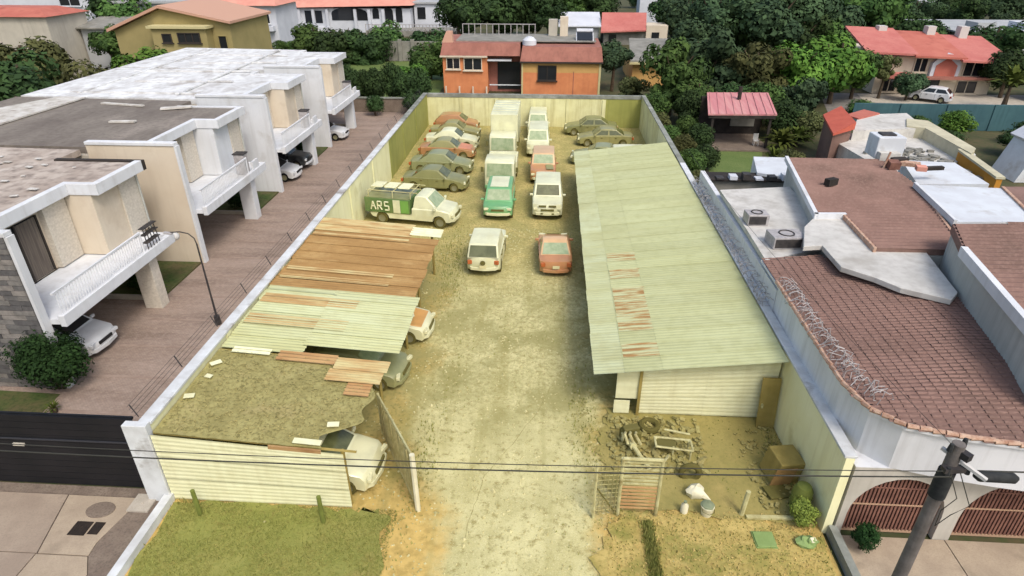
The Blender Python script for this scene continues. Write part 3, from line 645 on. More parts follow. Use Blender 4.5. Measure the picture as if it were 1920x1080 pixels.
def lower(top_pts, L_, W_, zb, xf, xr, ra=.37, cz=.3):
    P = body_profile(top_pts, L_, zb, xf, xr, ra, cz); n = len(P)
    cx = 0; zc = .6
    mb = MB(); ts = (-1, -.94, -.6, 0, .6, .94, 1)
    for tt in ts:
        for (x, z) in P:
            if abs(tt) == 1: x, z = x * .985, zc + (z - zc) * .9 if z > zc else z
            k = .22 * abs(tt) ** 3 * min(1, abs(x) / (L_ / 2)) ** 6
            crown = .03 * (1 - tt * tt) if z > .7 else 0
            taper = 1 - .06 * min(1, abs(x) / (L_ / 2)) ** 3
            mb.v.append((x - math.copysign(k, x), tt * W_ / 2 * taper, z + crown))
    for i in range(len(ts) - 1):
        for j in range(n): mb.f.append((i * n + j, i * n + (j + 1) % n, (i + 1) * n + (j + 1) % n, (i + 1) * n + j))
    mb.f.append(tuple(range(n))); mb.f.append(tuple(range((len(ts) - 1) * n + n - 1, (len(ts) - 1) * n - 1, -1)))
    return mb
def cabin(A, B, C, D, wb, wt):
    """A..D = (x,z) windshield foot, roof front, roof rear, rear glass foot"""
    mb = MB(); out = [A, B, ((B[0] * 2 + C[0]) / 3, B[1] + .03), ((B[0] + 2 * C[0]) / 3, max(B[1], C[1]) + .03), C, D]
    hw = [wb, wt, wt, wt, wt, wb]
    for (x, z), h in zip(out, hw): mb.v += [(x, -h, z), (x, -h * .55, z + .025), (x, h * .55, z + .025), (x, h, z)]
    n = len(out)
    for i in range(n - 1):
        for k in range(3): mb.f.append((i * 4 + k, i * 4 + k + 1, (i + 1) * 4 + k + 1, (i + 1) * 4 + k))
    mb.f.append(tuple(i * 4 for i in range(n))); mb.f.append(tuple(i * 4 + 3 for i in range(n - 1, -1, -1)))
    return mb
def plate4(P, t=.012):
    a, b, c, d = [Vector(q) for q in P]; nrm = (b - a).cross(d - a).normalized()
    return MB().hexa([q - nrm * .005 for q in (a, b, c, d)] + [q + nrm * t for q in (a, b, c, d)])
def lerp(a, b, t): return tuple(a[i] + (b[i] - a[i]) * t for i in range(len(a)))
def quadpt(A, B, C, D, u, v): return lerp(lerp(A, B, u), lerp(D, C, u), v)
def glass_parts(t, A, B, C, D, wb, wt, gm, sides=((.06, .47), (.53, .94)), rear=True):
    f3 = lambda p, y: (p[0], y, p[1])
    q = lambda P, u0, u1, v0, v1: [quadpt(*P, u0, v0), quadpt(*P, u1, v0), quadpt(*P, u1, v1), quadpt(*P, u0, v1)]
    dz = .012
    fr = [(A[0], wb, A[1] + dz), (A[0], -wb, A[1] + dz), (B[0], -wt, B[1] + dz), (B[0], wt, B[1] + dz)]
    fr = [(x + .012, y, z + .008) for x, y, z in fr]
    part('windshield', plate4(q(fr, .08, .92, .1, .9), -.012), gm, t, local=True)
    if rear:
        rr = [(D[0] - .012, -wb, D[1] + dz), (D[0] - .012, wb, D[1] + dz), (C[0] - .012, wt, C[1] + dz), (C[0] - .012, -wt, C[1] + dz)]
        part('rear_window', plate4(q(rr, .06, .94, .06, .9), -.012), gm, t, local=True)
    for s_ in (-1, 1):
        sd_ = [(D[0], s_ * (wb + .004), D[1]), (A[0], s_ * (wb + .004), A[1]), (B[0], s_ * (wt + .004), B[1]), (C[0], s_ * (wt + .004), C[1])]
        for u0, u1 in sides: part('side_window', plate4(q(sd_, u0, u1, .14, .86), -.008 * s_ * -1), gm, t, local=True)
GRP = None
def car(name, label, cat, x, y, rz, pm, kind='sedan', L_=4.4, W_=1.72, H=1.42, gm='glass_lot', lot=True, roofm=None, hoodm=None, group='cars parked in the lot', z=.03, flip=False):
    t = thing(name, label, cat, (x, y, z), rz, group)
    h = L_ / 2; pm = M[pm]; gm = M[gm]; sfx = '_lot' if lot else ''
    wr = .31 if kind in ('sedan', 'hatch') else .35
    xf, xr = h - .82, -h + .85
    belt = H * .62
    if kind == 'sedan':
        A, B, C, D = (h - 1.25, belt + .02), (h - 1.95, H - .02), (-h + 1.5, H - .03), (-h + .78, belt + .06)
        topp = [(h - .1, .24), (h, .42), (h - .03, .6), (h - .22, belt - .16), (h - 1.2, belt + .02), (-h + .75, belt + .05), (-h + .08, belt), (-h, .62), (-h + .05, .36), (-h + .2, .24)]
    elif kind == 'hatch':
        A, B, C, D = (h - 1.0, belt + .02), (h - 1.75, H), (-h + .7, H - .04), (-h + .2, belt + .05)
        topp = [(h - .1, .24), (h, .42), (h - .03, .6), (h - .22, belt - .14), (h - 1.0, belt + .02), (-h + .15, belt + .04), (-h + .02, belt - .1), (-h, .55), (-h + .08, .34), (-h + .2, .24)]
    elif kind == 'suv':
        A, B, C, D = (h - 1.3, belt + .02), (h - 1.8, H), (-h + .35, H - .02), (-h + .06, belt + .02)
        topp = [(h - .08, .36), (h, .5), (h - .02, .75), (h - .16, belt - .08), (h - 1.3, belt + .02), (-h + .05, belt + .02), (-h + .01, belt - .1), (-h, .6), (-h + .1, .42), (-h + .2, .36)]
    elif kind == 'van':
        A, B, C, D = (h - .75, belt), (h - 1.35, H), (-h + .15, H - .02), (-h + .03, belt)
        topp = [(h - .08, .34), (h, .5), (h - .02, .75), (h - .14, belt - .12), (h - .75, belt), (-h + .03, belt), (-h, .9), (-h, .6), (-h + .08, .42), (-h + .2, .34)]
    elif kind == 'pickup':
        A, B, C, D = (h - 1.35, belt + .02), (h - 1.9, H), (h - 3.0, H - .02), (h - 3.3, belt + .02)
        topp = [(h - .08, .38), (h, .52), (h - .02, .78), (h - .16, belt - .06), (h - 1.35, belt + .02), (h - 3.34, belt + .02), (h - 3.36, .72), (-h + .02, .72), (-h, .6), (-h + .2, .42)]
    if kind in ('suv', 'pickup', 'van'): wr = .36
    zb = topp[0][1]
    part('body', lower(topp, L_, W_, zb, xf, xr, wr + .06, wr), pm, t, local=True, smooth=True)
    wb, wt = W_ / 2 - .07, W_ / 2 - (.2 if kind in ('sedan', 'hatch') else .15)
    o = part('cabin', cabin(A, B, C, D, wb, wt), M[roofm] if roofm else pm, t, local=True, smooth=True); bev(o, .04)
    sides = ((.06, .47), (.53, .93)) if kind in ('sedan', 'hatch') else ((.05, .3), (.34, .62), (.66, .95)) if kind in ('suv', 'van') else ((.1, .9),)
    glass_parts(t, A, B, C, D, wb, wt, gm, sides)
    if hoodm: part('hood', MB().hexa([(h - .3, -W_ * .38, belt - .11), (h - 1.25, -W_ * .43, belt + .035), (h - 1.25, W_ * .43, belt + .035), (h - .3, W_ * .38, belt - .11), (h - .3, -W_ * .36, belt - .07), (h - 1.25, -W_ * .42, belt + .075), (h - 1.25, W_ * .42, belt + .075), (h - .3, W_ * .36, belt - .07)]), M[hoodm], t, local=True, label='hood in a different salmon orange paint', bevel=.02)
    for yy in (-1, 1):
        for xx in (xf, xr): wheel(t, xx, yy * (W_ / 2 - .13), wr, .2, lot)
        fz = .62 if kind in ('sedan', 'hatch') else .76
        part('headlight', MB().obox((h - .14, yy * W_ * .36, fz), (.14, .34, .14), -.25 * yy), M['lamp' + sfx], t, local=True, bevel=.02)
        part('taillight', MB().obox((-h + .1, yy * W_ * .39, fz + .08), (.14, .22, .2), .3 * yy), M['lamp_red' + sfx], t, local=True, bevel=.02)
        part('mirror', MB().obox((A[0] - .18, yy * (W_ / 2 + .07), belt + .08), (.1, .2, .13)), pm, t, local=True, bevel=.03)
    for s_ in (-1, 1):
        part('rocker_trim', MB().box((xr + .5, s_ * (W_ / 2 - .03) - .02, zb), (xf - .5, s_ * (W_ / 2 - .03) + .02, zb + .1)), M['trim' + sfx], t, local=True)
        for xs_ in ((A[0] - .25, (A[0] + D[0]) / 2 - .1) if kind != 'pickup' else (A[0] - .25,)):
            part('door_seam', MB().box((xs_ - .008, s_ * (W_ / 2 - .012) - .014, zb + .14), (xs_ + .008, s_ * (W_ / 2 - .012) + .014, belt - .03)), M['trim' + sfx], t, local=True)
            part('door_handle', MB().box((xs_ - .55, s_ * (W_ / 2) - .025, belt - .14), (xs_ - .4, s_ * (W_ / 2) + .025, belt - .1)), M['trim' + sfx], t, local=True)
    part('grille', MB().obox((h - .03, 0, .58 if kind in ('sedan', 'hatch') else .72), (.06, W_ * .42, .12)), M['trim' + sfx], t, local=True)
    part('bumper', MB().prism([(h - .3, -W_ * .47), (h - .04, -W_ * .36), (h + .05, 0), (h - .04, W_ * .36), (h - .3, W_ * .47), (h - .45, 0)], zb + .03, zb + .2), pm if kind in ('sedan', 'hatch') else M['lamp' + sfx], t, local=True, bevel=.02)
    part('bumper', MB().prism([(-h + .3, -W_ * .47), (-h + .04, -W_ * .36), (-h - .05, 0), (-h + .04, W_ * .36), (-h + .3, W_ * .47), (-h + .45, 0)], zb + .05, zb + .22), pm, t, local=True, bevel=.02)
    part('number_plate', MB().obox((-h - .045, 0, zb + .28 if kind != 'sedan' else .62), (.03, .34, .16)), M['plate' + sfx], t, local=True)
    if kind == 'pickup':
        x1 = h - 3.42
        for s_ in (-1, 1): part('bed_side', MB().box((-h + .03, s_ * W_ / 2 - .09 * (s_ > 0) - (.0 if s_ > 0 else -.0), .7), (x1, s_ * W_ / 2 + .09 * (s_ < 0), belt)), pm, t, local=True, bevel=.02)
        part('tailgate', MB().box((-h - .0, -W_ / 2 + .1, .7), (-h + .08, W_ / 2 - .1, belt)), pm, t, local=True, bevel=.02)
    return t, (A, B, C, D, belt, h)
FR, FX, BK = -math.pi / 2, 0, math.pi / 2       # facing camera, facing +X, facing away
# middle columns
t, g = car('white_suv', 'white off-road wagon parked with its tailgate to the gravel yard', 'car', -3.05, 29.75, BK - .02, 'car_white_lot', 'suv', 4.1, 1.72, 1.72)
part('spare_wheel_emblem', MB().tube([(-2.09, 0, .86), (-2.12, 0, .86)], .13, 12), M['trim_lot'], t, local=True)
t, g = car('red_sedan', 'faded red sedan seen from behind beside the long shed roof', 'car', .45, 29.95, BK + .04, 'car_red_lot', 'sedan', 4.1, 1.68, 1.36, gm='glass_pale', roofm='car_redroof_lot')
t, g = car('white_pickup', 'white pickup facing the camera in the column beside the long shed', 'pickup', 0.02, 37.4, FR, 'car_white_lot', 'suv', 4.5, 1.86, 1.75, gm='glass_lot')
for s_ in (-1, 1):
    part('vent', MB().obox((2.19, s_ * .3, .95), (.06, .44, .1)), M['trim_lot'], t, local=True)
part('vent', MB().obox((2.24, 0, .5), (.05, .8, .1)), M['trim_lot'], t, local=True)
t, g = car('red_van', 'faded red pickup with patchy white hood behind the white pickup', 'pickup', -.35, 43.6, FR, 'car_red_lot', 'suv', 4.2, 1.8, 1.72, gm='glass_pale', roofm='car_redroof_lot', hoodm=None)
part('hood_patch', MB().obox((1.4, .45, 1.12), (.8, .5, .02), .1, 0, .1), M['car_khaki'], t, local=True, label='pale patch of primer on hood')
car('white_van', 'white van in the right hand column, directly behind the faded red pickup', 'van', -.85, 49.8, FR, 'car_white_lot', 'van', 4.4, 1.8, 1.9, gm='glass_pale')
car('white_van', 'white van parked last in its column, closest to the back wall', 'van', -1.0, 54.9, FR, 'car_white_lot', 'van', 4.2, 1.75, 1.9, gm='glass_pale')
t, g = car('teal_pickup', 'teal green van with pale roof facing camera at front of its column', 'van', -2.95, 36.9, FR, 'car_teal', 'van', 3.9, 1.82, 1.62, gm='glass_pale', roofm='car_teal')
part('roof_panel', MB().box((-1.5, -.55, 1.655), (.4, .55, 1.685)), M['car_white_lot'], t, local=True, label='white painted panel on roof', bevel=.02)
# cab over trucks
def cab_truck(label, x, y, rz, cabm, boxm, boxh, boxl, lowm=None):
    t = thing('box_truck', label, 'truck', (x, y, .03), rz, 'cars parked in the lot')
    w = 1.95
    o = part('cab', MB().prismY([(.0, .45), (2.0 - .15, .45), (2.0 - .12, 1.1), (1.72, 2.05), (1.5, 2.16), (.2, 2.16), (0, 2.05)], -w / 2, w / 2), M[cabm], t, local=True, smooth=True); bev(o, .06)
    part('windshield', plate4([(1.895, .84, 1.14), (1.895, -.84, 1.14), (1.735, -.8, 2.0), (1.735, .8, 2.0)], -.02), M['glass_pale'], t, local=True)
    for s_ in (-1, 1):
        part('side_window', MB().box((.7, s_ * w / 2 - .01, 1.25), (1.55, s_ * w / 2 + .012, 1.9)), M['glass_lot'], t, local=True)
        part('headlight', MB().obox((1.87, s_ * .68, .78), (.06, .32, .2)), M['lamp_lot'], t, local=True, bevel=.02)
        part('mirror', MB().obox((1.75, s_ * 1.15, 1.6), (.06, .16, .34)), M['trim_lot'], t, local=True, bevel=.02)
    for k in range(-3, 4): part('vent', MB().obox((1.88, k * .2, 1.0), (.04, .13, .12)), M['trim_lot'], t, local=True)
    part('bumper', MB().box((1.8, -w / 2, .36), (1.96, w / 2, .58)), M[lowm or cabm], t, local=True, bevel=.03)
    part('chassis', MB().box((-boxl, -.5, .45), (.2, .5, .65)), M['trim_lot'], t, local=True)
    o = part('cargo_box', MB().box((-boxl, -w / 2 - .06, .72), (-.12, w / 2 + .06, boxh)), M[boxm], t, local=True, bevel=.04)
    for k in range(int(boxl / .8)): part('roof_rib', MB().box((-boxl + .4 + k * .8, -w / 2 - .04, boxh), (-boxl + .46 + k * .8, w / 2 + .04, boxh + .03)), M[boxm], o, local=True)
    for s_ in (-1, 1):
        wheel(t, 1.2, s_ * .84, .38, .22); wheel(t, -boxl + .9, s_ * .84, .38, .3)
    return t
cab_truck('cab-over box truck with low cargo bed directly behind the teal van', -3.2, 41.7, FR, 'car_white_lot', 'car_white_lot', 1.55, 2.6, 'car_teal')
cab_truck('tall white box truck with high cargo box near the back wall', -3.45, 47.8, FR, 'car_white_lot', 'car_white_lot', 3.3, 5.0)
# row along the moss wall, noses to the right
rowg = 'cars parked in the lot'
car('olive_sedan', 'sage sedan nearest the branded van in the row along the wall', 'car', -7.6, 40.7, -.08, 'car_olive', 'sedan', 4.5, 1.72, 1.44)
car('olive_sedan', 'sage grey sedan, second from the branded van along the wall', 'car', -7.75, 44.3, -.06, 'car_sage', 'sedan', 4.6, 1.75, 1.44)
car('gold_hatchback', 'pale tan hatchback with bright salmon hood in the row along the wall', 'car', -7.85, 47.8, -.05, 'car_gold', 'sedan', 4.4, 1.7, 1.42, hoodm='car_salmon', roofm='car_khaki')
car('pale_sedan', 'pale cream green sedan just behind the car with the salmon hood', 'car', -7.9, 50.6, -.06, 'car_white_lot', 'sedan', 4.4, 1.7, 1.44)
car('khaki_sedan', 'khaki sedan second from the back wall in the left row', 'car', -8.0, 53.2, -.05, 'car_khaki', 'sedan', 4.3, 1.7, 1.42)
car('brown_hatchback', 'tan brown hatchback in the far corner against the back wall', 'car', -8.2, 55.7, -.05, 'car_gold', 'hatch', 4.0, 1.68, 1.45)
# branded van: white cab, green box with lettering
t = thing('branded_van', 'white cab pickup with green lettered cargo body and ladder rack', 'van', (-7.9, 34.9, .03), -.16, rowg)
L_, W_ = 5.4, 1.86; h = L_ / 2; belt = 1.12
A, B, C, D = (h - 1.0, belt + .02), (h - 1.65, 1.82), (h - 2.35, 1.8), (h - 2.5, belt)
topp = [(h - .08, .4), (h, .55), (h - .02, .8), (h - .16, belt - .1), (h - 1.0, belt + .02), (h - 2.52, belt), (h - 2.55, .7), (-h + .02, .7), (-h, .6), (-h + .2, .45)]
part('body', lower(topp, L_, W_, .4, h - .85, -h + .95, .44, .37), M['car_white_lot'], t, local=True, smooth=True)
o = part('cabin', cabin(A, B, C, D, W_ / 2 - .06, W_ / 2 - .16), M['car_white_lot'], t, local=True, smooth=True); bev(o, .04)
glass_parts(t, A, B, C, D, W_ / 2 - .06, W_ / 2 - .16, M['glass_pale'], ((.15, .88),), rear=False)
part('cargo_body', MB().box((-h - .05, -W_ / 2 - .04, .74), (h - 2.62, W_ / 2 + .04, 1.62)), M['car_dkgreen'], t, local=True, bevel=.03)
part('side_panel', MB().box((-.5, -W_ / 2 - .06, .8), (.0, -W_ / 2 - .035, 1.56)), M['car_green'], t, local=True, label='bright green front panel of the cargo body')
part('side_panel', MB().box((-.95, -W_ / 2 - .056, .78), (-.52, -W_ / 2 - .035, 1.58)), M['car_white_lot'], t, local=True, label='white stripe panel')
part('rear_cover', MB().box((-h, -W_ / 2, 1.622), (h - 2.7, W_ / 2, 1.66)), M['car_sage'], t, local=True)
def strokes(parent, letters, x, z, hgt, y, m):
    G = {'A': [((0, 0), (.5, 1)), ((.5, 1), (1, 0)), ((.2, .4), (.8, .4))], 'R': [((0, 0), (0, 1)), ((0, 1), (.8, 1)), ((.8, 1), (.8, .5)), ((.8, .5), (0, .5)), ((.35, .5), (.9, 0))],
         'S': [((.9, 1), (.1, 1)), ((.1, 1), (.1, .52)), ((.1, .5), (.9, .5)), ((.9, .5), (.9, 0)), ((.9, 0), (.1, 0))]}
    for c in letters:
        mb = MB()
        for (a, b), (cc, d) in G[c]: mb.tube([(x + a * hgt * .6, y, z + b * hgt), (x + cc * hgt * .6, y, z + d * hgt)], .045, 4)
        part('letter', mb, m, parent, local=True); x += hgt * .85
strokes(t, 'ARS', -2.35, .92, .5, -W_ / 2 - .06, M['car_white_lot'])
for yy in (-.7, 0, .7): part('rack_bar', MB().tube([(-h + .1, yy, 2.0), (h - 2.2, yy, 2.0)], .03, 5), M['pale_metal'], t, local=True)
for xx in (-h + .2, -1.0, .1):
    part('rack_bar', MB().tube([(xx, -.85, 1.65), (xx, -.8, 2.0), (xx, .8, 2.0), (xx, .85, 1.65)], .03, 5), M['pale_metal'], t, local=True)
for k in range(3): part('ladder_board', MB().box((-h + .15 + k * .85, -.3, 2.03), (-h + .85 + k * .85, .6, 2.1)), M['white_sheet'], t, local=True, bevel=.02)
for yy in (-1, 1):
    for xx in (h - .85, -h + .95): wheel(t, xx, yy * .8, .37, .24)
    part('headlight', MB().obox((h - .12, yy * .68, .8), (.14, .36, .18), -.25 * yy), M['lamp_lot'], t, local=True, bevel=.02)
    part('mirror', MB().obox((A[0] - .1, yy * 1.02, belt + .12), (.12, .22, .2)), M['car_white_lot'], t, local=True, bevel=.03)
part('grille', MB().obox((h - .02, 0, .74), (.06, .9, .16)), M['trim_lot'], t, local=True)
part('bumper', MB().prism([(h - .3, -.9), (h - .02, -.7), (h + .07, 0), (h - .02, .7), (h - .3, .9), (h - .45, 0)], .42, .6), M['car_white_lot'], t, local=True, bevel=.02)
# noses sticking out of the left shed
car('white_hatchback', 'white car poking its front out of the patched shed at the near end', 'car', -6.95, 14.35, -.08, 'car_white_lot', 'hatch', 4.1, 1.75, 1.5)
car('silver_car', 'pale silver green car half hidden under the shed, behind the white hatchback', 'car', -7.1, 19.4, -.12, 'car_sage', 'hatch', 4.0, 1.7, 1.4, gm='glass_pale')
car('orange_hood_car', 'white car with tan orange hood sticking out of the patched shed', 'car', -6.75, 22.5, -.06, 'car_white_lot', 'hatch', 4.1, 1.72, 1.45, hoodm='car_orange')
# far right
car('olive_sedan', 'dark olive sedan against the back wall on the right side', 'car', 3.6, 55.2, math.pi, 'car_olive', 'sedan', 4.6, 1.75, 1.44)
car('tan_sedan', 'olive brown sedan parked across, behind the long shed', 'car', 4.6, 51.9, math.pi, 'car_khaki', 'sedan', 4.6, 1.75, 1.42)
car('pale_sedan', 'pale sage car whose nose shows just beyond the far end of the long shed', 'car', 3.9, 46.8, math.pi - .1, 'car_sage', 'sedan', 4.5, 1.75, 1.44)
car('white_van', 'white van roof showing over the far edge of the long shed', 'van', 5.5, 44.4, math.pi, 'car_white_lot', 'van', 4.4, 1.78, 1.95)
# cars of the neighbours
NG = 'cars at neighbouring houses'
car('white_car', 'white hatchback under the first townhouse balcony beside the round bush', 'car', -19.9, 20.6, -.05, 'car_white', 'hatch', 4.2, 1.75, 1.48, gm='glass_car', lot=False, group=NG)
car('white_car', 'white car under the third townhouse, beside its white side wall', 'car', -19.6, 42.0, 0, 'car_white', 'hatch', 4.1, 1.72, 1.45, gm='glass_car', lot=False, group=NG)
car('dark_car', 'black car in the shade under the third townhouse balcony', 'car', -19.8, 44.6, 0, 'car_black', 'suv', 4.4, 1.78, 1.65, gm='glass_car', lot=False, group=NG)
car('white_car', 'white car parked on the lane under the fourth townhouse', 'car', -19.3, 52.4, 0, 'car_white', 'sedan', 4.3, 1.75, 1.48, gm='glass_car', lot=False, group=NG)
car('white_car', 'white car in front of the red tiled houses at the upper right', 'car', 40.0, 70.4, 2.5, 'car_white', 'hatch', 4.0, 1.75, 1.45, gm='glass_car', lot=False, group=NG)

# ------------------------------------------------------------------ gates, scrap and small things in the lot
t = thing('gate_leaf', 'open reed covered gate leaf with white pole, swung into the lot', 'gate', (-3.55, 12.95, 0))
P0, P1 = Vector((-3.55, 12.95, 0)), Vector((-5.4, 16.2, 0))
part('pole', MB().tube([P0, P0 + Vector((-.02, 0, 2.25))], .08, 8), M['plastic_white'], t, smooth=True)
part('pole', MB().tube([P1, P1 + Vector((0, 0, 1.75))], .045, 6), M['pale_metal'], t)
part('rail', MB().tube([P0 + Vector((0, 0, 2.15)), P1 + Vector((0, 0, 1.7))], .035, 6), M['pale_metal'], t)
part('rail', MB().tube([P0 + Vector((0, 0, .15)), P1 + Vector((0, 0, .15))], .03, 6), M['pale_metal'], t)
mb = MB()
for k in range(90):
    f = (k + .5) / 90; p = P0.lerp(P1, f); hh = 2.1 - .45 * f + random.uniform(-.12, .06)
    mb.tube([p + Vector((random.uniform(-.02, .02), 0, .1)), p + Vector((random.uniform(-.05, .05), random.uniform(-.04, .04), hh))], .02, 4)
part('reed_screen', mb, M['reed'], t)
t = thing('slatted_gate', 'pale metal gate of horizontal slats standing by the scrap pile', 'gate', (2.9, 13.15, 0))
for x in (2.32, 3.42): part('upright', MB().tube([(x, 13.15, .02), (x, 13.2, 2.22)], .055, 8), M['pale_metal'], t, smooth=True)
part('top_rail', MB().tube([(2.32, 13.2, 2.2), (3.42, 13.2, 2.2)], .055, 8), M['pale_metal'], t, smooth=True)
part('brace', MB().tube([(3.42, 13.2, 2.1), (3.72, 13.9, 1.7)], .04, 6), M['pale_metal'], t)
for k in range(14):
    z = .32 + k * .133
    part('slat', MB().box((2.33, 13.14 + .02 * z, z), (3.41, 13.17 + .02 * z, z + .06)), M['red_metal' if k < 7 else 'pale_metal'], t)
t = thing('wire_gate', 'thin wire mesh gate panel beside the slatted gate', 'gate', (1.95, 13.05, 0))
part('upright', MB().tube([(1.6, 13.0, 0), (1.6, 13.05, 2.1)], .045, 6), M['pale_metal'], t)
for k in range(11): part('wire', MB().tube([(1.6, 13.03, .3 + .17 * k), (2.27, 13.12, .3 + .17 * k)], .014, 4), M['mesh_wire'], t)
for k in range(5): part('wire', MB().tube([(1.72 + .12 * k, 13.05, .2), (1.72 + .12 * k, 13.08, 2.05)], .01, 4), M['mesh_wire'], t)
part('brace', MB().tube([(1.65, 13.02, 1.2), (2.25, 13.1, .15)], .022, 4), M['olive_dark'], t)
# scrap
t = thing('scrap_frame', 'pale welded metal frame lying on the scrap pile above the tyre', 'scrap', (4.3, 15.8, 0))
for a, b in (((3.75, 15.6, .5), (4.9, 15.45, .5)), ((3.75, 16.05, .5), (4.9, 15.95, .5)), ((3.75, 15.6, .5), (3.75, 16.05, .5)), ((4.9, 15.45, .5), (4.9, 15.95, .5)), ((4.1, 16.3, .62), (4.9, 16.1, .62)), ((3.75, 15.8, .3), (4.5, 15.75, .3)), ((4.3, 15.6, .0), (4.3, 15.6, .5)), ((3.8, 16, .0), (3.8, 16, .5)), ((4.85, 15.9, 0), (4.85, 15.9, .5)), ((4.85, 15.5, 0), (4.85, 15.5, .5))):
    part('bar', MB().tube([a, b], .038, 5), M['pale_metal'], t)
part('tray', MB().box((3.8, 15.62, .42), (4.4, 16.0, .46)), M['trim_lot'], t)
solo('tyre', MB().torus((4.7, 14.75, .27), .27, .1, 'Y', 20, 8), M['tyre_lot'], 'old olive tyre leaning upright in front of the scrap frame', 'tyre', smooth=True)
solo('tyre', MB().torus((3.75, 17.0, .14), .28, .11, 'Z', 20, 8), M['tyre_lot'], 'old tyre lying flat by the shed front wall', 'tyre', smooth=True)
t = thing('engine_block', 'dark greasy engine with pale pipes at the left of the scrap pile', 'scrap', (3.0, 16.3, 0))
part('block', MB().obox((3.0, 16.3, .3), (.62, .46, .46), .3), M['olive_dark'], t, bevel=.04)
part('head', MB().obox((3.0, 16.3, .6), (.55, .26, .16), .3), M['trim_lot'], t, bevel=.03)
for a in (0, .8, 1.7): part('pipe', MB().tube([(2.8 + a * .2, 16.1, .6), (2.75 + a * .2, 15.9, .7), (2.85 + a * .25, 15.7, .45)], .05, 6), M['pale_metal'], t, smooth=True)
part('pulley', MB().torus((2.72, 16.15, .35), .13, .04, 'X', 14, 6), M['pale_metal'], t)
t = thing('axle', 'pale bent exhaust pipe lying between the engine and slatted gate', 'scrap', (3.2, 15.3, 0))
part('tube', MB().tube([(3.0, 15.75, .42), (3.2, 15.4, .3), (3.5, 14.9, .16)], .07, 8), M['pale_metal'], t, smooth=True)
part('muffler', MB().tube([(2.95, 15.95, .36), (3.04, 15.65, .4)], [.13, .13], 8), M['pale_metal'], t, smooth=True)
rs = MB()
for _ in range(330):
    x, y = random.uniform(2.3, 5.4), random.uniform(14.9, 17.5); s_ = random.uniform(.03, .14)
    rs.obox((x, y, .1 + s_ * .3), (s_ * random.uniform(.6, 2.4), s_, s_ * random.uniform(.3, .9)), random.uniform(0, 3), random.uniform(-.5, .5), random.uniform(-.5, .5))
solo('scrap_heap', rs, M['dirt_roof'], 'heap of small dirty scrap pieces before the shed front wall', 'scrap heap', kind='stuff')
rs = MB()
for _ in range(150):
    x, y = random.uniform(6.6, 7.9), random.uniform(13.2, 17.2); s_ = random.uniform(.03, .1)
    rs.obox((x, y, .1 + s_ * .2), (s_ * random.uniform(.6, 2.2), s_, s_ * .5), random.uniform(0, 3), random.uniform(-.4, .4), 0)
solo('rubble', rs, M['roof_litter'], 'broken rubble bits along the foot of the right wall', 'rubble', kind='stuff')
# bonnet / boxes / drums on the right
t = thing('brown_door', 'dark olive brown door leaning by the shed corner at the right wall', 'door', (7.75, 17.3, 0))
part('leaf', MB().hexa([(7.42, 17.2, 0), (8.02, 17.2, 0), (8.02, 17.26, 0), (7.42, 17.26, 0), (7.42, 17.5, 1.95), (8.02, 17.5, 1.95), (8.02, 17.56, 1.95), (7.42, 17.56, 1.95)]), M['brown_board'], t)
part('handle', MB().obox((7.5, 17.3, .95), (.05, .08, .14)), M['pale_metal'], t)
t = thing('rusty_cabinet', 'tipped rusty brown cabinet leaning on the right wall', 'cabinet', (7.6, 15.0, 0))
part('carcass', MB().obox((7.55, 15.0, .5), (.85, .8, .95), .25, .12, .1), M['brown_board'], t, bevel=.03)
part('panel', MB().obox((7.45, 14.52, .45), (.72, .03, .75), .25, .12, .1), M['rust_sheet'], t)
part('shelf', MB().obox((7.3, 14.25, .12), (.9, .5, .05), .3, 0, .15), M['olive_dark'], t)
t = thing('white_sack', 'crumpled white sack on the bare soil above the buckets', 'bag', (4.75, 14.0, .07))
b = MB().ball((4.72, 14.0, .24), (.3, .22, .24), 12, 7, .18); part('sack', b, M['plastic_white'], t, smooth=True)
part('sack_neck', MB().tube([(4.9, 13.92, .22), (5.05, 13.85, .14), (5.14, 13.8, .1)], [.12, .07, .03], 7), M['plastic_white'], t, smooth=True)
t = thing('white_jug', 'small white plastic jug standing left of the blue bucket', 'jug', (4.28, 13.35, .07))
part('jug_body', MB().tube([(4.28, 13.35, .07), (4.28, 13.35, .34), (4.28, 13.35, .42), (4.28, 13.35, .46)], [.11, .11, .05, .045], 10), M['plastic_white'], t, smooth=True)
part('cap', MB().tube([(4.28, 13.35, .46), (4.28, 13.35, .5)], .05, 8), M['plastic_blue'], t)
t = thing('bucket', 'white bucket filled with bluish grey stuff on the dry verge', 'bucket', (4.92, 13.3, .07))
part('pail', MB().tube([(4.92, 13.3, .07), (4.92, 13.3, .42)], [.15, .2], 12), M['plastic_white'], t, smooth=True)
part('contents', MB().ball((4.92, 13.32, .42), (.2, .2, .08), 12, 6, .1), M['plastic_blue'], t, smooth=True)
part('bail', MB().tube([(4.73, 13.3, .4), (4.75, 13.1, .36), (4.92, 13.02, .34), (5.08, 13.1, .36), (5.1, 13.3, .4)], .012, 4), M['trim_lot'], t)
solo('marker_post', MB().tube([(5.95, 13.35, 0), (6.02, 13.4, .95)], [.075, .07], 8), M['pale_metal'], 'short pale post standing alone on the bare soil', 'post', smooth=True)
solo('plank', MB().obox((6.9, 13.25, .11), (1.7, .12, .07), .03), M['pale_metal'], 'pale plank lying along the front of the soil bed', 'plank')
t = thing('green_sheet', 'flat mint green sheet lying on the dry verge', 'sheet', (6.35, 12.45, .08))
part('panel', MB().obox((6.35, 12.45, .12), (.55, .5, .05), .05, .05, .02), M['mint'], t, bevel=.02); part('rim', MB().obox((6.35, 12.45, .09), (.6, .55, .03), .05, .05, .02), M['mint'], t)
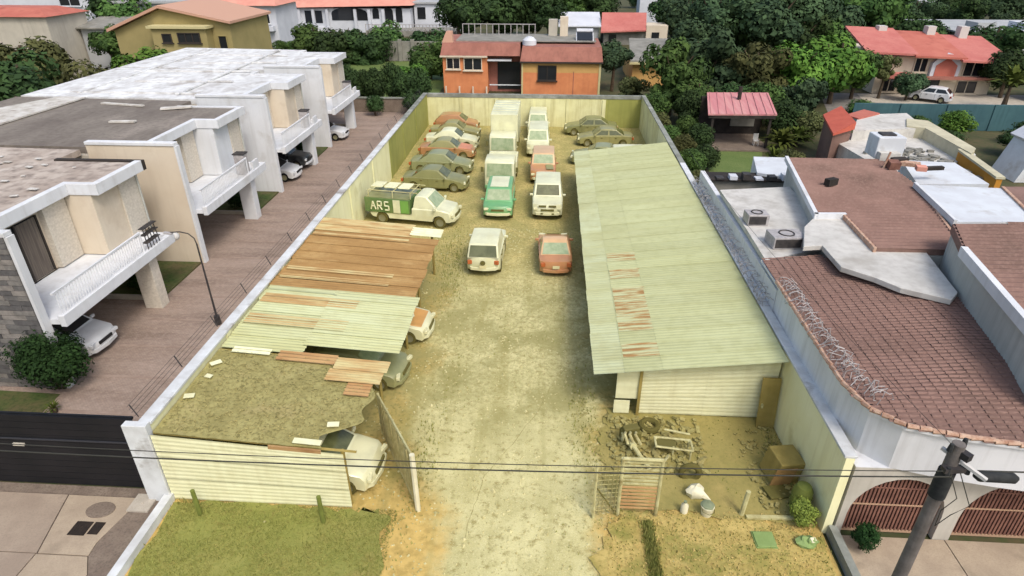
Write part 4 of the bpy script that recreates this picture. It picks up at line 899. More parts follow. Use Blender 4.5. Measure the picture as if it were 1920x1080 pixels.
t = thing('litter_bag', 'torn pale green plastic bag at the foot of the corner bush', 'bag', (7.5, 12.4, .08))
part('bag', MB().ball((7.5, 12.4, .18), (.28, .2, .14), 11, 6, .25), M['mint'], t); part('bag_handle', MB().obox((7.62, 12.35, .3), (.2, .14, .03), .4, .4, .3), M['plastic_white'], t)
for lab, a, b, r_ in (('thin green post standing at the left end of the corrugated front wall', (-9.9, 12.4), 1.05, .07), ('thin green post before the right end of the corrugated front wall', (-6.2, 12.35), 1.1, .07), ('thick green post standing below the slatted gate', (3.3, 12.6), .0, .12), ('green post at the right edge of dry verge near the mint sheet', (6.75, 12.3), .0, .1)):
    if b: solo('green_post', MB().tube([a + (0,), a + (b,)], [r_, r_ * .9], 7), M['green_post'], lab, 'post', 'green verge posts', smooth=True)
# grass strips: dark green low strip plants below the slatted gate
solo('wild_plant', scatter_blades(2600, lambda: (random.gauss(3.15 - .0, .09), random.uniform(10.2, 12.9)), (.08, .22)), M['grass_blade'], 'narrow strip of green grass running below the slatted gate', 'grass', kind='stuff')

# ------------------------------------------------------------------ townhouses
balme = mesh('baluster', MB().tube([(0, 0, 0), (0, 0, .82)], .018, 4), M['white_paint'])
stoneme = {}
def townhouse(i, y0, label, roofm):
    t = thing('townhouse', label, 'house', (-20, y0, 0), 0, 'white townhouses along the lane')
    y1 = y0 + 8.6; ye = y0 + 10.55; H = 6.0
    whitem = M['white_paint']; side = M['cream_paint'] if i < 2 else M['white_paint']
    # side fin wall
    part('side_wall', MB().box((-34, y0, 0), (-22.304, y0 + .26, 5.7)), M['pale_stucco'], t)
    part('side_wall', MB().box((-22.3, y0, 0), (-17.9, y0 + .26, 6.22)), M['cream_paint'] if i == 1 else M['joint'] if i == 0 else whitem, t)
    part('fin_cap', MB().box((-22.3, y0 - .05, 6.224), (-17.85, y0 + .31, 6.38)), whitem, t, bevel=.02)
    part('fin_edge', MB().box((-17.897, y0 - .03, 0), (-17.78, y0 + .29, 6.22)), whitem, t)
    # upper storey
    part('upper_wall', MB().box((-33.5, y0 + .264, 2.9), (-20.25, y0 + 5.55, 5.7)), M['cream_paint'], t)
    part('bay_wall', MB().box((-33.5, y0 + 5.554, 2.9), (-18.85, y1, 5.7)), M['cream_paint'] if i != 1 else whitem, t)
    part('stone_panel', MB().box((-18.846, y1 - 1.35, 2.95), (-18.78, y1 - .02, 5.68)), M['stone_panel'], t)
    part('ground_wall', MB().box((-33.5, y0 + .264, 0), (-21.6, y1, 2.7)), M['pale_stucco'], t)
    part('garage_door', MB().box((-21.598, y0 + .8, 0.02), (-21.52, y0 + 4.6, 2.35)), M['dark_timber'], t)
    part('recess_wall', MB().box((-33.5, y1 + .004, 0), (-23.6, ye - .02, 5.9)), M['cream_paint'], t)
    # sliding door
    d = part('sliding_door', MB().box((-20.246, y0 + .5, 2.95), (-20.2, y0 + 4.0, 5.35)), M['glass_dark'], t)
    for a in (y0 + .5, y0 + 1.65, y0 + 2.8, y0 + 3.94): part('frame', MB().box((-20.199, a, 2.95), (-20.15, a + .07, 5.35)), M['dark_frame'], d)
    part('curtain', MB().box((-20.198, y0 + .6, 2.98), (-20.175, y0 + 1.6, 5.3)), M['curtain'], d)
    part('curtain', MB().box((-20.198, y0 + 2.9, 2.98), (-20.175, y0 + 3.9, 5.3)), M['curtain'], d)
    part('window_cap', MB().box((-20.246, y0 + 4.2, 2.92), (-20.0, y0 + 5.5, 5.68)), M['stone_panel'], t)
    # roof and fascia
    rf = part('roof', MB().prism([(-34, y0 + .27), (-20.0, y0 + .27), (-20.0, y0 + 5.7), (-18.75, y0 + 5.7), (-18.75, y1 + .12), (-22.6, y1 + .12), (-22.6, ye - .02), (-34, ye - .02)], 5.72, lambda k: 6.0 + (.12 if k in (0, 7) else 0)), M[roofm], t)
    f = 5.62
    part('fascia', MB().box((-19.998, y0 + .27, f), (-19.72, y0 + 5.5, 6.1)), whitem, t, bevel=.015)
    part('fascia', MB().box((-19.998, y0 + 5.504, f), (-18.46, y0 + 5.78, 6.1)), whitem, t, bevel=.015)
    part('fascia', MB().box((-18.748, y0 + 5.784, f), (-18.46, y1 + .16, 6.1)), whitem, t, bevel=.015)
    part('fascia', MB().box((-22.6, y1 + .164, f), (-18.46, y1 + .4, 6.06)), whitem if i != 0 else M['dark_frame'], t)
    # balcony
    part('balcony_slab', MB().box((-20.24, y0 + .3, 2.66), (-17.45, y0 + 7.5, 2.86)), whitem, t)
    part('balcony_beam', MB().box((-17.446, y0 + .3, 2.56), (-17.22, y0 + 7.75, 3.02)), whitem, t, bevel=.02)
    part('balcony_beam', MB().box((-18.84, y0 + 7.504, 2.56), (-17.45, y0 + 7.75, 3.02)), whitem, t, bevel=.02)
    rl = part('railing', MB().box((-17.38, y0 + .3, 3.86), (-17.3, y0 + 5.6, 3.94)), whitem, t)
    part('railing', MB().tube([(-17.34, y0 + 5.62, 3.02), (-17.34, y0 + 5.62, 3.95)], .05, 6), whitem, t)
    n = 34
    for k in range(n): link('baluster', balme, t, (2.66, .45 + k * 5.1 / n, 3.03))
    part('planter_rail', MB().box((-17.4, y0 + 6.2, 3.02), (-17.28, y0 + 7.0, 3.5)), M['iron'] if i == 0 else whitem, t) if i else None
    part('pillar', MB().hexa([(-18.3, y0 + 5.9, 0), (-17.5, y0 + 5.9, 0), (-17.5, y0 + 6.5, 0), (-18.3, y0 + 6.5, 0), (-18.3, y0 + 5.9, 2.655), (-17.5, y0 + 5.9, 2.655), (-17.5, y0 + 6.5, 2.655), (-18.3, y0 + 6.5, 2.655)]), M['stone_panel'] if i == 0 else whitem, t, bevel=.02)
    for yy_ in (y0 + 5.35, y1 - .1): part('downpipe', MB().tube([(-18.74 if yy_ > y0 + 6 else -20.1, yy_, 2.9), (-18.74 if yy_ > y0 + 6 else -20.1, yy_, 5.62)], .05, 6), M['wall_greywhite'], t)
    part('garden_kerb', MB().box((-21.5, y0 + 6.6, 0), (-18.35, y0 + 6.75, .22)), M['light_concrete'], t)
    return t
TL = ['first white townhouse nearest the black gate, with grey stone side wall', 'second white townhouse, cream side wall, behind the first one', 'third white townhouse along the lane, its roof whitewashed', 'fourth and farthest white townhouse at the end of the lane']
TH = [townhouse(i, 18.0 + 10.6 * i, TL[i], ('roof_peel', 'roof_felt', 'roof_white', 'roof_white')[i]) for i in range(4)]
# stone cladding on the first side wall
sm = {}
z = 0.03; row = 0
while z < 6.1:
    hh = .2; x = -17.92 - random.uniform(0, .3)
    if row % 2: x -= .28
    x = -17.92; first = True
    while x > -23:
        w = random.choice((.5, .62, .74, .9)) if not (first and row % 2) else .36
        key = (w, random.randrange(4))
        if key not in sm: sm[key] = mesh('stone', MB().box((-w + .015, -.075, 0), (0, 0, hh - .02)), M['grey_stone_%d' % key[1]])
        link('stone', sm[key], TH[0], (x + 20, random.uniform(-.012, .02) - .001, z)); x -= w; first = False
    z += hh; row += 1
# iron plant stand on first balcony, roof details
t = thing('plant_stand', 'black wrought iron stand leaning on the first balcony railing', 'plant stand', (-17.35, 24.3, 2.9))
for k in range(5): part('bar', MB().tube([(-17.3, 23.9 + k * .22, 3.02), (-17.36, 23.95 + k * .2, 4.05 - .06 * abs(k - 2))], .025, 4), M['iron'], t)
for zz in (3.3, 3.65, 3.95): part('shelf', MB().box((-17.5, 23.85, zz), (-17.25, 24.85, zz + .03)), M['iron'], t)
t = thing('roof_ridge_strip', 'white sealed ridge strip across the peeling townhouse roofs', 'roof strip', (-27, 29, 6.1))
part('strip', MB().prism([(-33.6, 27.5), (-29.6, 31.5), (-29.3, 39), (-31, 39), (-33.8, 33)], 6.12, 6.2), M['roof_white_patch'], t)
pl = MB()
for _ in range(80):
    x, y = random.uniform(-33, -20.5), random.uniform(18.5, 27); s_ = random.uniform(.04, .2)
    pl.obox((x, y, 6.09 + .0 * s_), (s_ * 2.2, s_ * 1.2, .02), random.uniform(-.3, .3), random.uniform(-.04, .04), 0)
solo('roof_flakes', pl, M['roof_white_patch'], 'peeling pale flakes lifting off the first townhouse roof', 'roof flakes', kind='stuff')
for k, (x, y, w, d) in enumerate(((-22.3, 36.9, 1.7, .5), (-23.5, 33.5, 1.4, .3), (-26, 37.5, 3, .25))):
    solo('roof_patch', MB().obox((x, y, 6.1), (w, d, .08), .4 - .3 * k), M['roof_white_patch'], ('pale cement patch near the fascia of the second townhouse roof', 'small pale patch in the middle of the second townhouse roof', 'long pale seam across the back of the second townhouse roof')[k], 'roof patch')
# raised sealed seams on white roofs
t = thing('roof_seams', 'raised whitewashed seams over the third and fourth townhouse roofs', 'roof seams', (-26, 50, 6.1))
for k in range(5):
    y = 40.9 + k * 3.9; part('seam', MB().obox((-27.4 + 1.4 * (k % 2), y, 6.1), (9 - 2 * (k % 2), .2, .09), random.uniform(-.12, .12)), M['roof_white'], t)
for x in (-31, -24.5): part('seam', MB().obox((x, 50, 6.12), (.25, 19, .1), random.uniform(-.04, .04)), M['roof_white'], t)
# water heater on roof, gardens, balcony tubs
solo('garden_bed', MB().box((-21.5, 24.8, .0), (-18.0, 28.5, .1)), M['garden'], 'small green garden bed between the first and second townhouse', 'garden bed')
solo('garden_bed', MB().box((-21.5, 35.4, .0), (-18.0, 39.1, .1)), M['garden'], 'small green garden bed between the second and third townhouse', 'garden bed')
solo('garden_bed', MB().box((-21.5, 46, .0), (-18.0, 49.6, .1)), M['garden'], 'small green garden bed between the third and fourth townhouse', 'garden bed')
for lab, y in (('tall grey storage bin on the second townhouse balcony', 34.3), ('tall grey storage bin on the third townhouse balcony', 44.9), ('tall grey storage bin on the fourth townhouse balcony', 55.6)):
    t = thing('storage_bin', lab, 'bin', (-17.9, y, 2.86)); part('bin', MB().box((-18.1, y, 2.87), (-17.5, y + .55, 4.05)), M['wire_grey'], t, bevel=.04); part('lid', MB().box((-18.14, y - .04, 4.052), (-17.46, y + .59, 4.12)), M['iron'], t, bevel=.02)
t = thing('wall_lamp', 'white round lamp on a bracket at the first balcony corner', 'lamp', (-17.2, 26, 2.9))
part('bracket', MB().tube([(-18.4, 25.9, 2.75), (-17.5, 26.0, 2.75)], .04, 6), M['white_paint'], t); part('globe', MB().ball((-17.35, 26, 2.7), .2), M['porcelain'], t, smooth=True)
# the black gate
t = thing('black_gate', 'wide black plank gate closing the townhouse lane', 'gate', (-17, 13.35, 0))
for k in range(11):
    part('plank', MB().box((-24, 13.33, .06 + k * .247), (-11.76, 13.38, .06 + k * .247 + .236)), M['black_gate'], t)
part('frame_rail', MB().box((-24, 13.382, 2.72), (-11.76, 13.45, 2.8)), M['black_gate'], t)
part('frame_rail', MB().box((-24, 13.29, 1.86), (-11.76, 13.326, 1.9)), M['gate_rail'], t, label='thin grey rail')
part('handle', MB().box((-15.7, 13.27, 1.62), (-15.35, 13.325, 1.7)), M['pale_stucco'], t)
sheet('gate_garden', [(-24, 13.6), (-17.6, 13.6), (-17.9, 17.6), (-24, 17.8)], .03, M['garden'])
# lane street lamp
t = thing('street_lamp', 'slim dark lamp post with curved arm on the paved lane', 'street lamp', (-14.32, 22.75, 0))
part('base', MB().tube([(-14.32, 22.75, 0), (-14.32, 22.75, .45)], [.14, .12], 8), M['iron'], t, smooth=True)
part('post', MB().tube([(-14.32, 22.75, .45), (-14.35, 22.75, 3.9)], [.045, .032], 8), M['iron'], t, smooth=True)
part('arm', MB().tube([(-14.35, 22.75, 3.9), (-14.4, 22.75, 4.15), (-14.6, 22.75, 4.35), (-14.95, 22.75, 4.42), (-15.35, 22.75, 4.38)], .024, 6), M['iron'], t, smooth=True)
part('lamp_head', MB().obox((-15.45, 22.75, 4.35), (.36, .15, .09), 0, 0, .1), M['wire_grey'], t, bevel=.03)

# ------------------------------------------------------------------ right hand house with arches
t = thing('arched_house', 'house with brown tiled roofs, white terraces and two arched garage gates', 'house', (10, 14, 0))
def ach(x0, x1, ztop, arches, y0, y1):
    pts = [(x0, 0)]
    for a, b, apex in arches:
        r = (b - a) / 2; cx = (a + b) / 2; sp = .9
        pts += [(a, 0), (a, sp)] + [(cx - r * math.cos(math.pi * k / 14), sp + (apex - sp) * math.sin(math.pi * k / 14)) for k in range(1, 14)] + [(b, sp), (b, 0)]
    pts += [(x1, 0), (x1, ztop), (x0, ztop)]
    return MB().prismY(pts, y0, y1)
AR = [(8.55, 11.1, 2.25), (11.55, 14.1, 2.25), (14.55, 17.1, 2.25)]
part('arch_wall', ach(8.36, 18, 2.6, AR, 12.82, 13.12), M['arch_wall'], t)
barme = mesh('gate_bar', MB().box((-.028, -.02, 0), (.028, .02, 1)), M['gate_brown'])
for a, b, apex in AR:
    r = (b - a) / 2; cx = (a + b) / 2
    g = part('arched_gate', MB().box((a + .01, 13.0, .02), (b - .01, 13.06, .12)), M['gate_rail_tan'], t)
    part('gate_rail', MB().box((a + .01, 12.985, 1.08), (b - .01, 13.0, 1.13)), M['gate_rail_tan'], g)
    part('gate_rail', MB().box((a + .25, 12.985, 1.72), (b - .25, 13.0, 1.76)), M['gate_brown'], g)
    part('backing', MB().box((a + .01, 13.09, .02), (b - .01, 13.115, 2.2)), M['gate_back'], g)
    nb = 25
    for k in range(nb):
        x = a + .05 + (b - a - .1) * k / (nb - 1); q = max(0, 1 - ((x - cx) / r) ** 2)
        o = link('gate_bar', barme, g, (x - 10, 13.02 - 14, .1)); o.scale = (1, 1, .8 + (apex - .9) * math.sqrt(q) - .02)
eave = [(8.4, 20.4), (8.34, 17.8), (8.34, 14.5), (8.62, 13.45), (9.2, 12.85), (10.3, 12.55), (11.6, 12.3), (13.3, 12.05), (16, 11.9)]
inner = [(9.0, 20.4), (9.0, 17.8), (9.0, 13.2), (16, 13.2)]
part('side_wall', MB().box((8.37, 13.13, 0), (8.6, 20.4, 2.615)), M['parapet_blue'], t)
part('corner_ledge', MB().box((8.36, 12.83, 2.602), (9.7, 14.7, 2.618)), M['parapet_blue'], t)
part('parapet', MB().prism(eave + inner[::-1], 2.62, 4.04), M['parapet_blue'], t)
part('side_wall', MB().box((8.37, 20.42, 0), (8.6, 34, 3.75)), M['parapet_blue'], t)
# near roof with tile rolls: from the eave (z 4.1) up to z 4.62 at x ~13.2
poly = [(8.28, 22.3), (10.6, 22.3), (11.2, 20.9), (12.2, 19.6), (13.6, 19.0), (13.6, 11.98), (11.6, 12.22), (10.3, 12.45), (9.2, 12.76), (8.56, 13.38), (8.28, 14.5), (8.28, 17.8)]
def roofz(x, y):
    fy = 12.76 - .23 * (x - 9.2)
    return 4.1 + min(.42, max(0, x - 8.28) * .1, max(0, y - fy) * .13 if x > 8.7 else 9)
tiles = MB(); k = 0
def inpoly(x, y, P):
    c = False; j = len(P) - 1
    for i in range(len(P)):
        if (P[i][1] > y) != (P[j][1] > y) and x < (P[j][0] - P[i][0]) * (y - P[i][1]) / (P[j][1] - P[i][1]) + P[i][0]: c = not c
        j = i
    return c
rg = MB(); gx, gy = 27, 52
ok = {}
for j in range(gy + 1):
    for i in range(gx + 1):
        x, y = 8.3 + i * .2, 11.9 + j * .2
        if inpoly(x, y, poly): ok[(i, j)] = len(rg.v); rg.v.append((x, y, roofz(x, y) - .012))
for (i, j) in ok:
    q = [(i, j), (i + 1, j), (i + 1, j + 1), (i, j + 1)]
    if all(k_ in ok for k_ in q): rg.f.append(tuple(ok[k_] for k_ in q))
part('roof', rg, M['tile_brown_dark'], t, label='near brown roof', smooth=True)
part('eave_soffit', MB().prism(poly, 3.98, 4.06), M['parapet_blue'], t)
yy = 12.1; row = 0
while yy < 22.3:
    xx = 8.3; row += 1
    while xx < 13.6:
        w, l = .155, .3
        if inpoly(xx + l / 2, yy + w / 2, poly):
            z0 = roofz(xx + .01, yy) ; z1 = roofz(xx + l, yy); jz = random.uniform(-.006, .01)
            a = [(xx, yy + .005, z0 - .004 + jz), (xx, yy + w * .5, z0 + .026 + jz), (xx, yy + w - .005, z0 - .01 + jz)]
            b = [(xx + l, yy + .025, z1 - .03 + jz), (xx + l, yy + w * .5, z1 + .008 + jz), (xx + l, yy + w - .025, z1 - .03 + jz)]
            tiles.add(a + b, [(0, 1, 4, 3), (1, 2, 5, 4), (0, 2, 1)])
        xx += l * .93
    yy += .163
part('roof_tiles', tiles, M['tile_brown'], t, kind='stuff')
# edge tiles along the eave
em = mesh('edge_tile', MB().tube([(0, -.13, 0), (0, .13, .02)], [.075, .06], 6), M['tile_edge'])
path = [Vector((x, y, 0)) for x, y in [(8.3, 20.4), (8.28, 17.8), (8.28, 14.5), (8.56, 13.4), (9.2, 12.78), (10.3, 12.48), (11.6, 12.24), (13.3, 12.0)]]
for i in range(len(path) - 1):
    d = path[i + 1] - path[i]; m_ = max(1, int(d.length / .25))
    for k in range(m_):
        p = path[i] + d * ((k + .5) / m_); link('edge_tile', em, t, (p.x - 10, p.y - 14, 4.11 + random.uniform(-.01, .015)), (random.uniform(-.08, .08), 0, math.atan2(d.y, d.x) - math.pi / 2))
def roofslab(pts, z, m, name='roof', th=.22, label=None, base=0, wallm='wall_greywhite'):
    P = [at(u, v, z) for u, v in pts]
    part(name, MB().prism(P, z - th, z), M[m], t, label=label)
    cxx = sum(p[0] for p in P) / len(P); cyy = sum(p[1] for p in P) / len(P)
    Q = [(cxx + (p[0] - cxx) * .965, cyy + (p[1] - cyy) * .965) for p in P]
    part('wall', MB().prism(Q, base, z - th - .004), M[wallm], t)
    return P
roofslab([(1350, 356), (1480, 350), (1530, 404), (1592, 410), (1640, 466), (1600, 500), (1540, 466), (1436, 488), (1400, 430)], 4.12, 'terrace_white', 'terrace', .2, 'white roof terrace beside the lot wall')
P = [at(u, v, 4.75) for u, v in ((1507, 462), (1542, 460), (1577, 500), (1640, 520), (1690, 540), (1785, 562), (1796, 548), (1735, 470), (1640, 465), (1590, 406), (1530, 404), (1508, 425))]
part('white_slab', MB().prism(P, 4.55, 4.75), M['terrace_white'], t, label='white flat slab roof over the near brown roof', bevel=.02)
B1 = roofslab([(1475, 296), (1650, 298), (1716, 345), (1808, 468), (1640, 465), (1582, 403), (1530, 403)], 4.9, 'tile_brown', 'roof', .25, 'far brown tiled roof with white edge')
B2 = roofslab([(1786, 420), (1990, 418), (1990, 680), (1940, 622), (1808, 470)], 5.9, 'tile_brown', 'roof', .3, 'brown tiled roof at the right edge of picture')
W2 = roofslab([(1716, 346), (1880, 353), (1990, 480), (1990, 416), (1786, 416)][:2] + [(1945, 416), (1790, 416)], 5.1, 'roof_bluewhite', 'roof', .25, 'bluish white flat roof between the brown roofs')
roofslab([(1880, 350), (1990, 350), (1990, 412), (1948, 412)], 5.0, 'tile_brown', 'roof', .25, 'small brown tiled roof piece past the bluish white roof')
def rows_on(P, z, m, per=.3):
    mb = MB(); y = min(p[1] for p in P) + .1; ym = max(p[1] for p in P)
    while y < ym - .1:
        xs_ = []
        for i in range(len(P)):
            a, b = P[i], P[(i + 1) % len(P)]
            if (a[1] > y) != (b[1] > y): xs_.append(a[0] + (b[0] - a[0]) * (y - a[1]) / (b[1] - a[1]))
        xs_.sort()
        for q in range(0, len(xs_) - 1, 2):
            a, b = xs_[q] + .05, xs_[q + 1] - .05
            if b > a: mb.add([(a, y - .1, z), (b, y - .1, z), (b, y, z + .07), (a, y, z + .07), (b, y + .1, z), (a, y + .1, z)], [(0, 1, 2, 3), (3, 2, 4, 5)])
        y += per
    part('roof_tiles', mb, M[m], t, kind='stuff')
rows_on(B1, 4.902, 'tile_brown'); rows_on(B2, 5.902, 'tile_brown')
def trim(p, q, z, m='white_paint', w=.16, h_=.24):
    p, q = Vector((*p, z)), Vector((*q, z)); d = (q - p); a = math.atan2(d.y, d.x)
    part('roof_trim', MB().obox((p + q) / 2 + Vector((0, 0, .0)), (d.length + w, w, h_), a), M[m], t)
trim(B1[6], B1[0], 4.86); trim(B1[5], B1[6], 4.86); trim(B1[4], B1[5], 4.84, 'tile_edge', .1, .2); trim(B1[2], B1[3], 4.87, 'tile_edge', .1, .2); trim(B2[3], B2[4], 5.84, 'white_paint', .2, .34)
trim(W2[1], W2[2], 5.08, 'tile_edge', .12, .2); trim(W2[0], W2[3], 5.08, 'white_paint', .12, .24)
# windows below the far brown roof
yw = 22.0; pw = at(1738, 476, 4.6)
fr = part('window_wall', MB().box((14.1, 21.78, 3.0), (15.9, 21.95, 4.63)), M['wall_greywhite'], t)
for x in (14.35, 14.75, 15.15): part('window', MB().box((x, 21.74, 3.7), (x + .22, 21.778, 4.2)), M['glass_dark'], fr)
part('lower_roof', MB().hexa([(14.2, 20.8, 3.2), (15.6, 20.8, 3.2), (15.6, 21.77, 3.5), (14.2, 21.77, 3.5), (14.2, 20.8, 3.3), (15.6, 20.8, 3.3), (15.6, 21.77, 3.6), (14.2, 21.77, 3.6)]), M['tile_brown_dark'], t)
part('wall_vent', MB().obox((*at(1885, 588, 4.9), 4.9), (.12, .2, .24)), M['dark_frame'], t)
# things on the right house
def acunit(lab, x, y, z, sx, sy, sz, rz):
    a = thing('air_conditioner', lab, 'air conditioner', (x, y, z), 0, 'grey roof units'); part('casing', MB().obox((x, y, z + sz / 2), (sx, sy, sz), rz), M['wire_grey'], a, bevel=.03); part('fan', MB().torus((x, y, z + sz + .01), min(sx, sy) * .32, .03), M['iron'], a)
    part('grille', MB().obox((x - .02, y - sy / 2 - .01, z + sz * .5), (sx * .8, .02, sz * .7), rz), M['iron'], a)
acunit('grey roof unit nearest the brown tiled roof', 9.55, 23.6, 4.12, 1.3, .9, .5, .1)
acunit('grey roof unit further up the white terrace', 9.0, 25.8, 4.12, .9, .7, .5, .05)
acunit('small grey unit on the terrace below the far brown roof', 11.9, 25.2, 4.12, .7, .4, .3, .0)
t2 = thing('storage_rack', 'low dark rack full of pale junk behind the white terrace', 'rack', (11, 34.3, 3))
part('roof', MB().box((8.8, 33.6, 3.3), (13.4, 34.9, 3.4)), M['dark_timber'], t2); part('body', MB().box((8.7, 33.8, 0), (13.4, 34.8, 3.296)), M['grey_render'], t2)
for k in range(6): part('crate', MB().box((9.2 + k * .7, 33.5, 3.41), (9.6 + k * .7, 34.0, 3.5 + .12 * (k % 3))), M['far_white' if k % 2 else 'iron'], t2)
bx = MB().prism([at(1413, 292, 3.6), at(1478, 294, 3.6), at(1510, 330, 3.6), at(1470, 330, 3.6), at(1420, 322, 3.6)], 0, 3.55)
solo('white_annex', bx, M['roof_bluewhite'], 'small white flat roofed annex by the lawn, beside the far brown roof', 'annex')
t2 = thing('roof_cupola', 'white square roof tank on the far edge of the brown tiled roof', 'tank', (17.6, 33.4, 4.9))
part('tank', MB().box((16.9, 33.0, 4.9), (18.3, 34.2, 6.0)), M['roof_bluewhite'], t2, bevel=.05); part('hatch', MB().box((17.2, 33.3, 6.002), (17.9, 33.9, 6.08)), M['iron'], t2); part('step', MB().box((17.0, 32.6, 4.9), (18.0, 32.99, 5.3)), M['terrace_white'], t2)
deb = ((17.0, 31.2, .5, .5, .35, 'gate_brown', 'dark brown box on the far brown roof, left of roof junk'), (18.0, 31.6, .9, .3, .2, 'tile_edge', 'pale plank stack lying on the far brown roof'), (18.7, 31.0, 1.3, .22, .16, 'dark_timber', 'dark beam lying along the brown roof edge'), (18.2, 30.9, .45, .35, .22, 'pink_tile', 'pinkish block on the far brown roof junk pile'), (17.6, 31.9, .8, .35, .3, 'dark_frame', 'dark crate below the white roof tank'), (13.0, 28.5, .55, .3, .3, 'dark_timber', 'small dark lump on left corner of the far brown roof'))
for x, y, a, b_, c_, m, lab in deb: solo('roof_junk', MB().obox((x, y, 4.98 + c_ / 2), (a, b_, c_), random.uniform(-.5, .5), random.uniform(-.1, .1), 0), M[m], lab, 'junk', 'junk on the far brown roof')
solo('roof_pipe', MB().tube([(16.6, 31.3, 4.9), (16.75, 31.3, 5.75)], .05, 6), M['tile_edge'], 'thin pale pipe standing on the far brown roof', 'pipe')

# terraces and hut beyond
def poly_solid(name, pts, z, m, lab, cat, base=0):
    return solo(name, MB().prism([at(u, v, z) for u, v in pts], base, z), M[m], lab, cat)
poly_solid('terrace_block', [(1585, 250), (1690, 248), (1800, 262), (1830, 290), (1700, 340), (1655, 300), (1625, 300), (1560, 262)], 2.2, 'terrace_white', 'white low terrace beyond the brown tiled house', 'terrace')
poly_solid('terrace_block', [(1610, 215), (1700, 212), (1735, 240), (1600, 245)], 2.9, 'terrace_white', 'bluish white flat roof beside the little orange roofed hut', 'roof terrace')
poly_solid('parapet_wall', [(1700, 222), (1740, 226), (1830, 278), (1822, 288), (1735, 240), (1700, 236)], 3.0, 'pale_coping', 'pale grey parapet wall curving behind the white terrace', 'wall')
t2 = thing('yellow_wall', 'ochre yellow garden wall with pale coping by the teal wall', 'wall', (26.6, 38.5, 0))
p0, p1 = Vector((26.9, 42.0, 0)), Vector((26.0, 36.4, 0)); dd = (p1 - p0); aa = math.atan2(dd.y, dd.x)
part('wall', MB().obox((p0 + p1) / 2 + Vector((0, 0, 1.4)), (dd.length, .3, 2.8), aa), M['yellow_wall'], t2); part('coping', MB().obox((p0 + p1) / 2 + Vector((0, 0, 2.87)), (dd.length + .1, .5, .13), aa), M['pale_coping'], t2)
poly_solid('white_slab', [(1690, 300), (1790, 305), (1855, 345), (1720, 345)], 4.4, 'roof_bluewhite', 'white sloping slab between the roof tank and yellow wall', 'roof')
rs = MB()
for _ in range(160):
    x, y = random.uniform(21.5, 26), random.uniform(38, 44); s_ = random.uniform(.08, .3); rs.obox((x, y, 2.25), (s_ * 2, s_, s_), random.uniform(0, 3))
solo('terrace_clutter', rs, M['grey_render'], 'grey clutter spread over the white terrace', 'clutter', kind='stuff')
t2 = thing('orange_hut', 'little hut with bright orange tiled roof at the end of white terrace', 'hut', (20.8, 47.5, 0))
P = [at(u, v, 3.2) for u, v in ((1543, 216), (1575, 208), (1603, 240), (1562, 252))]
part('roof', MB().prism(P, 3.1, lambda k: 3.25 + .35 * (k in (1, 2))), M['orange_tile'], t2); cxx = sum(p[0] for p in P) / 4; cyy = sum(p[1] for p in P) / 4
part('wall', MB().prism([(cxx + (p[0] - cxx) * .85, cyy + (p[1] - cyy) * .85) for p in P], 0, 3.095), M['tile_brown_dark'], t2)
part('awning', MB().prism([at(u, v, 3) for u, v in ((1585, 215), (1620, 205), (1650, 212), (1610, 222))], 2.9, 3.0), M['red_tile'], t2)
t2 = thing('teal_wall', 'long teal blue garden wall in front of the red tiled houses', 'wall', (40, 58.5, 0))
for k in range(8): part('wall_panel', MB().box((27 + 4 * k + .01, 58.3, 0), (31 + 4 * k - .01, 58.55, 2.25)), M['teal_wall'], t2)
for k in range(9): part('post', MB().box((27 + 4 * k - .12, 58.22, 0), (27 + 4 * k + .12, 58.296, 2.3)), M['teal_wall'], t2)
t2 = thing('white_house', 'white gable wall cut off at the right edge beyond brown roofs', 'house', (34, 46, 0))
part('wall', MB().prismY([(32.6, 0), (38, 0), (38, 4.6), (34.5, 3.4), (33.4, 2.5)], 44.2, 47), M['roof_bluewhite'], t2); part('roof', MB().prismY([(33.3, 2.55), (34.5, 3.44), (38, 4.64), (38, 4.8), (34.4, 3.6), (33.2, 2.7)], 44, 47.2), M['far_white'], t2)
# cabana
t2 = thing('cabana', 'open garden pavilion with rose red roof and dark posts', 'pavilion', (15.4, 53, 0))
part('roof', MB().hexa([(12.5, 51.0, 2.75), (17.9, 51.2, 2.75), (18.6, 56.4, 3.35), (13.4, 56.2, 3.35), (12.5, 51.0, 2.87), (17.9, 51.2, 2.87), (18.6, 56.4, 3.47), (13.4, 56.2, 3.47)]), M['rose_roof'], t2)
for k in range(9): part('roof_rib', MB().hexa([(12.7 + .62 * k, 51.05, 2.872), (12.75 + .62 * k, 51.05, 2.872), (13.65 + .6 * k, 56.2, 3.472), (13.6 + .6 * k, 56.2, 3.472), (12.7 + .62 * k, 51.05, 2.92), (12.75 + .62 * k, 51.05, 2.92), (13.65 + .6 * k, 56.2, 3.52), (13.6 + .6 * k, 56.2, 3.52)]), M['rose_roof'], t2)
for x in (12.9, 17.4): part('post', MB().box((x, 51.2, 0), (x + .18, 51.38, 2.745)), M['dark_timber'], t2)
part('beam', MB().box((12.6, 51.1, 2.5), (17.8, 51.195, 2.74)), M['dark_timber'], t2)
part('back_wall', MB().box((12.9, 55.6, 0), (18.2, 55.8, 3.25)), M['dark_timber'], t2); part('side_panel', MB().box((15.6, 55.5, .8), (17.6, 55.59, 2.2)), M['grey_render'], t2)
part('floor', MB().box((12.7, 50.6, 0), (17.8, 55.6, .12)), M['old_concrete'], t2); part('chimney', MB().tube([(15.7, 54.5, 3.1), (15.7, 54.5, 4.3)], .16, 8), M['dark_frame'], t2)
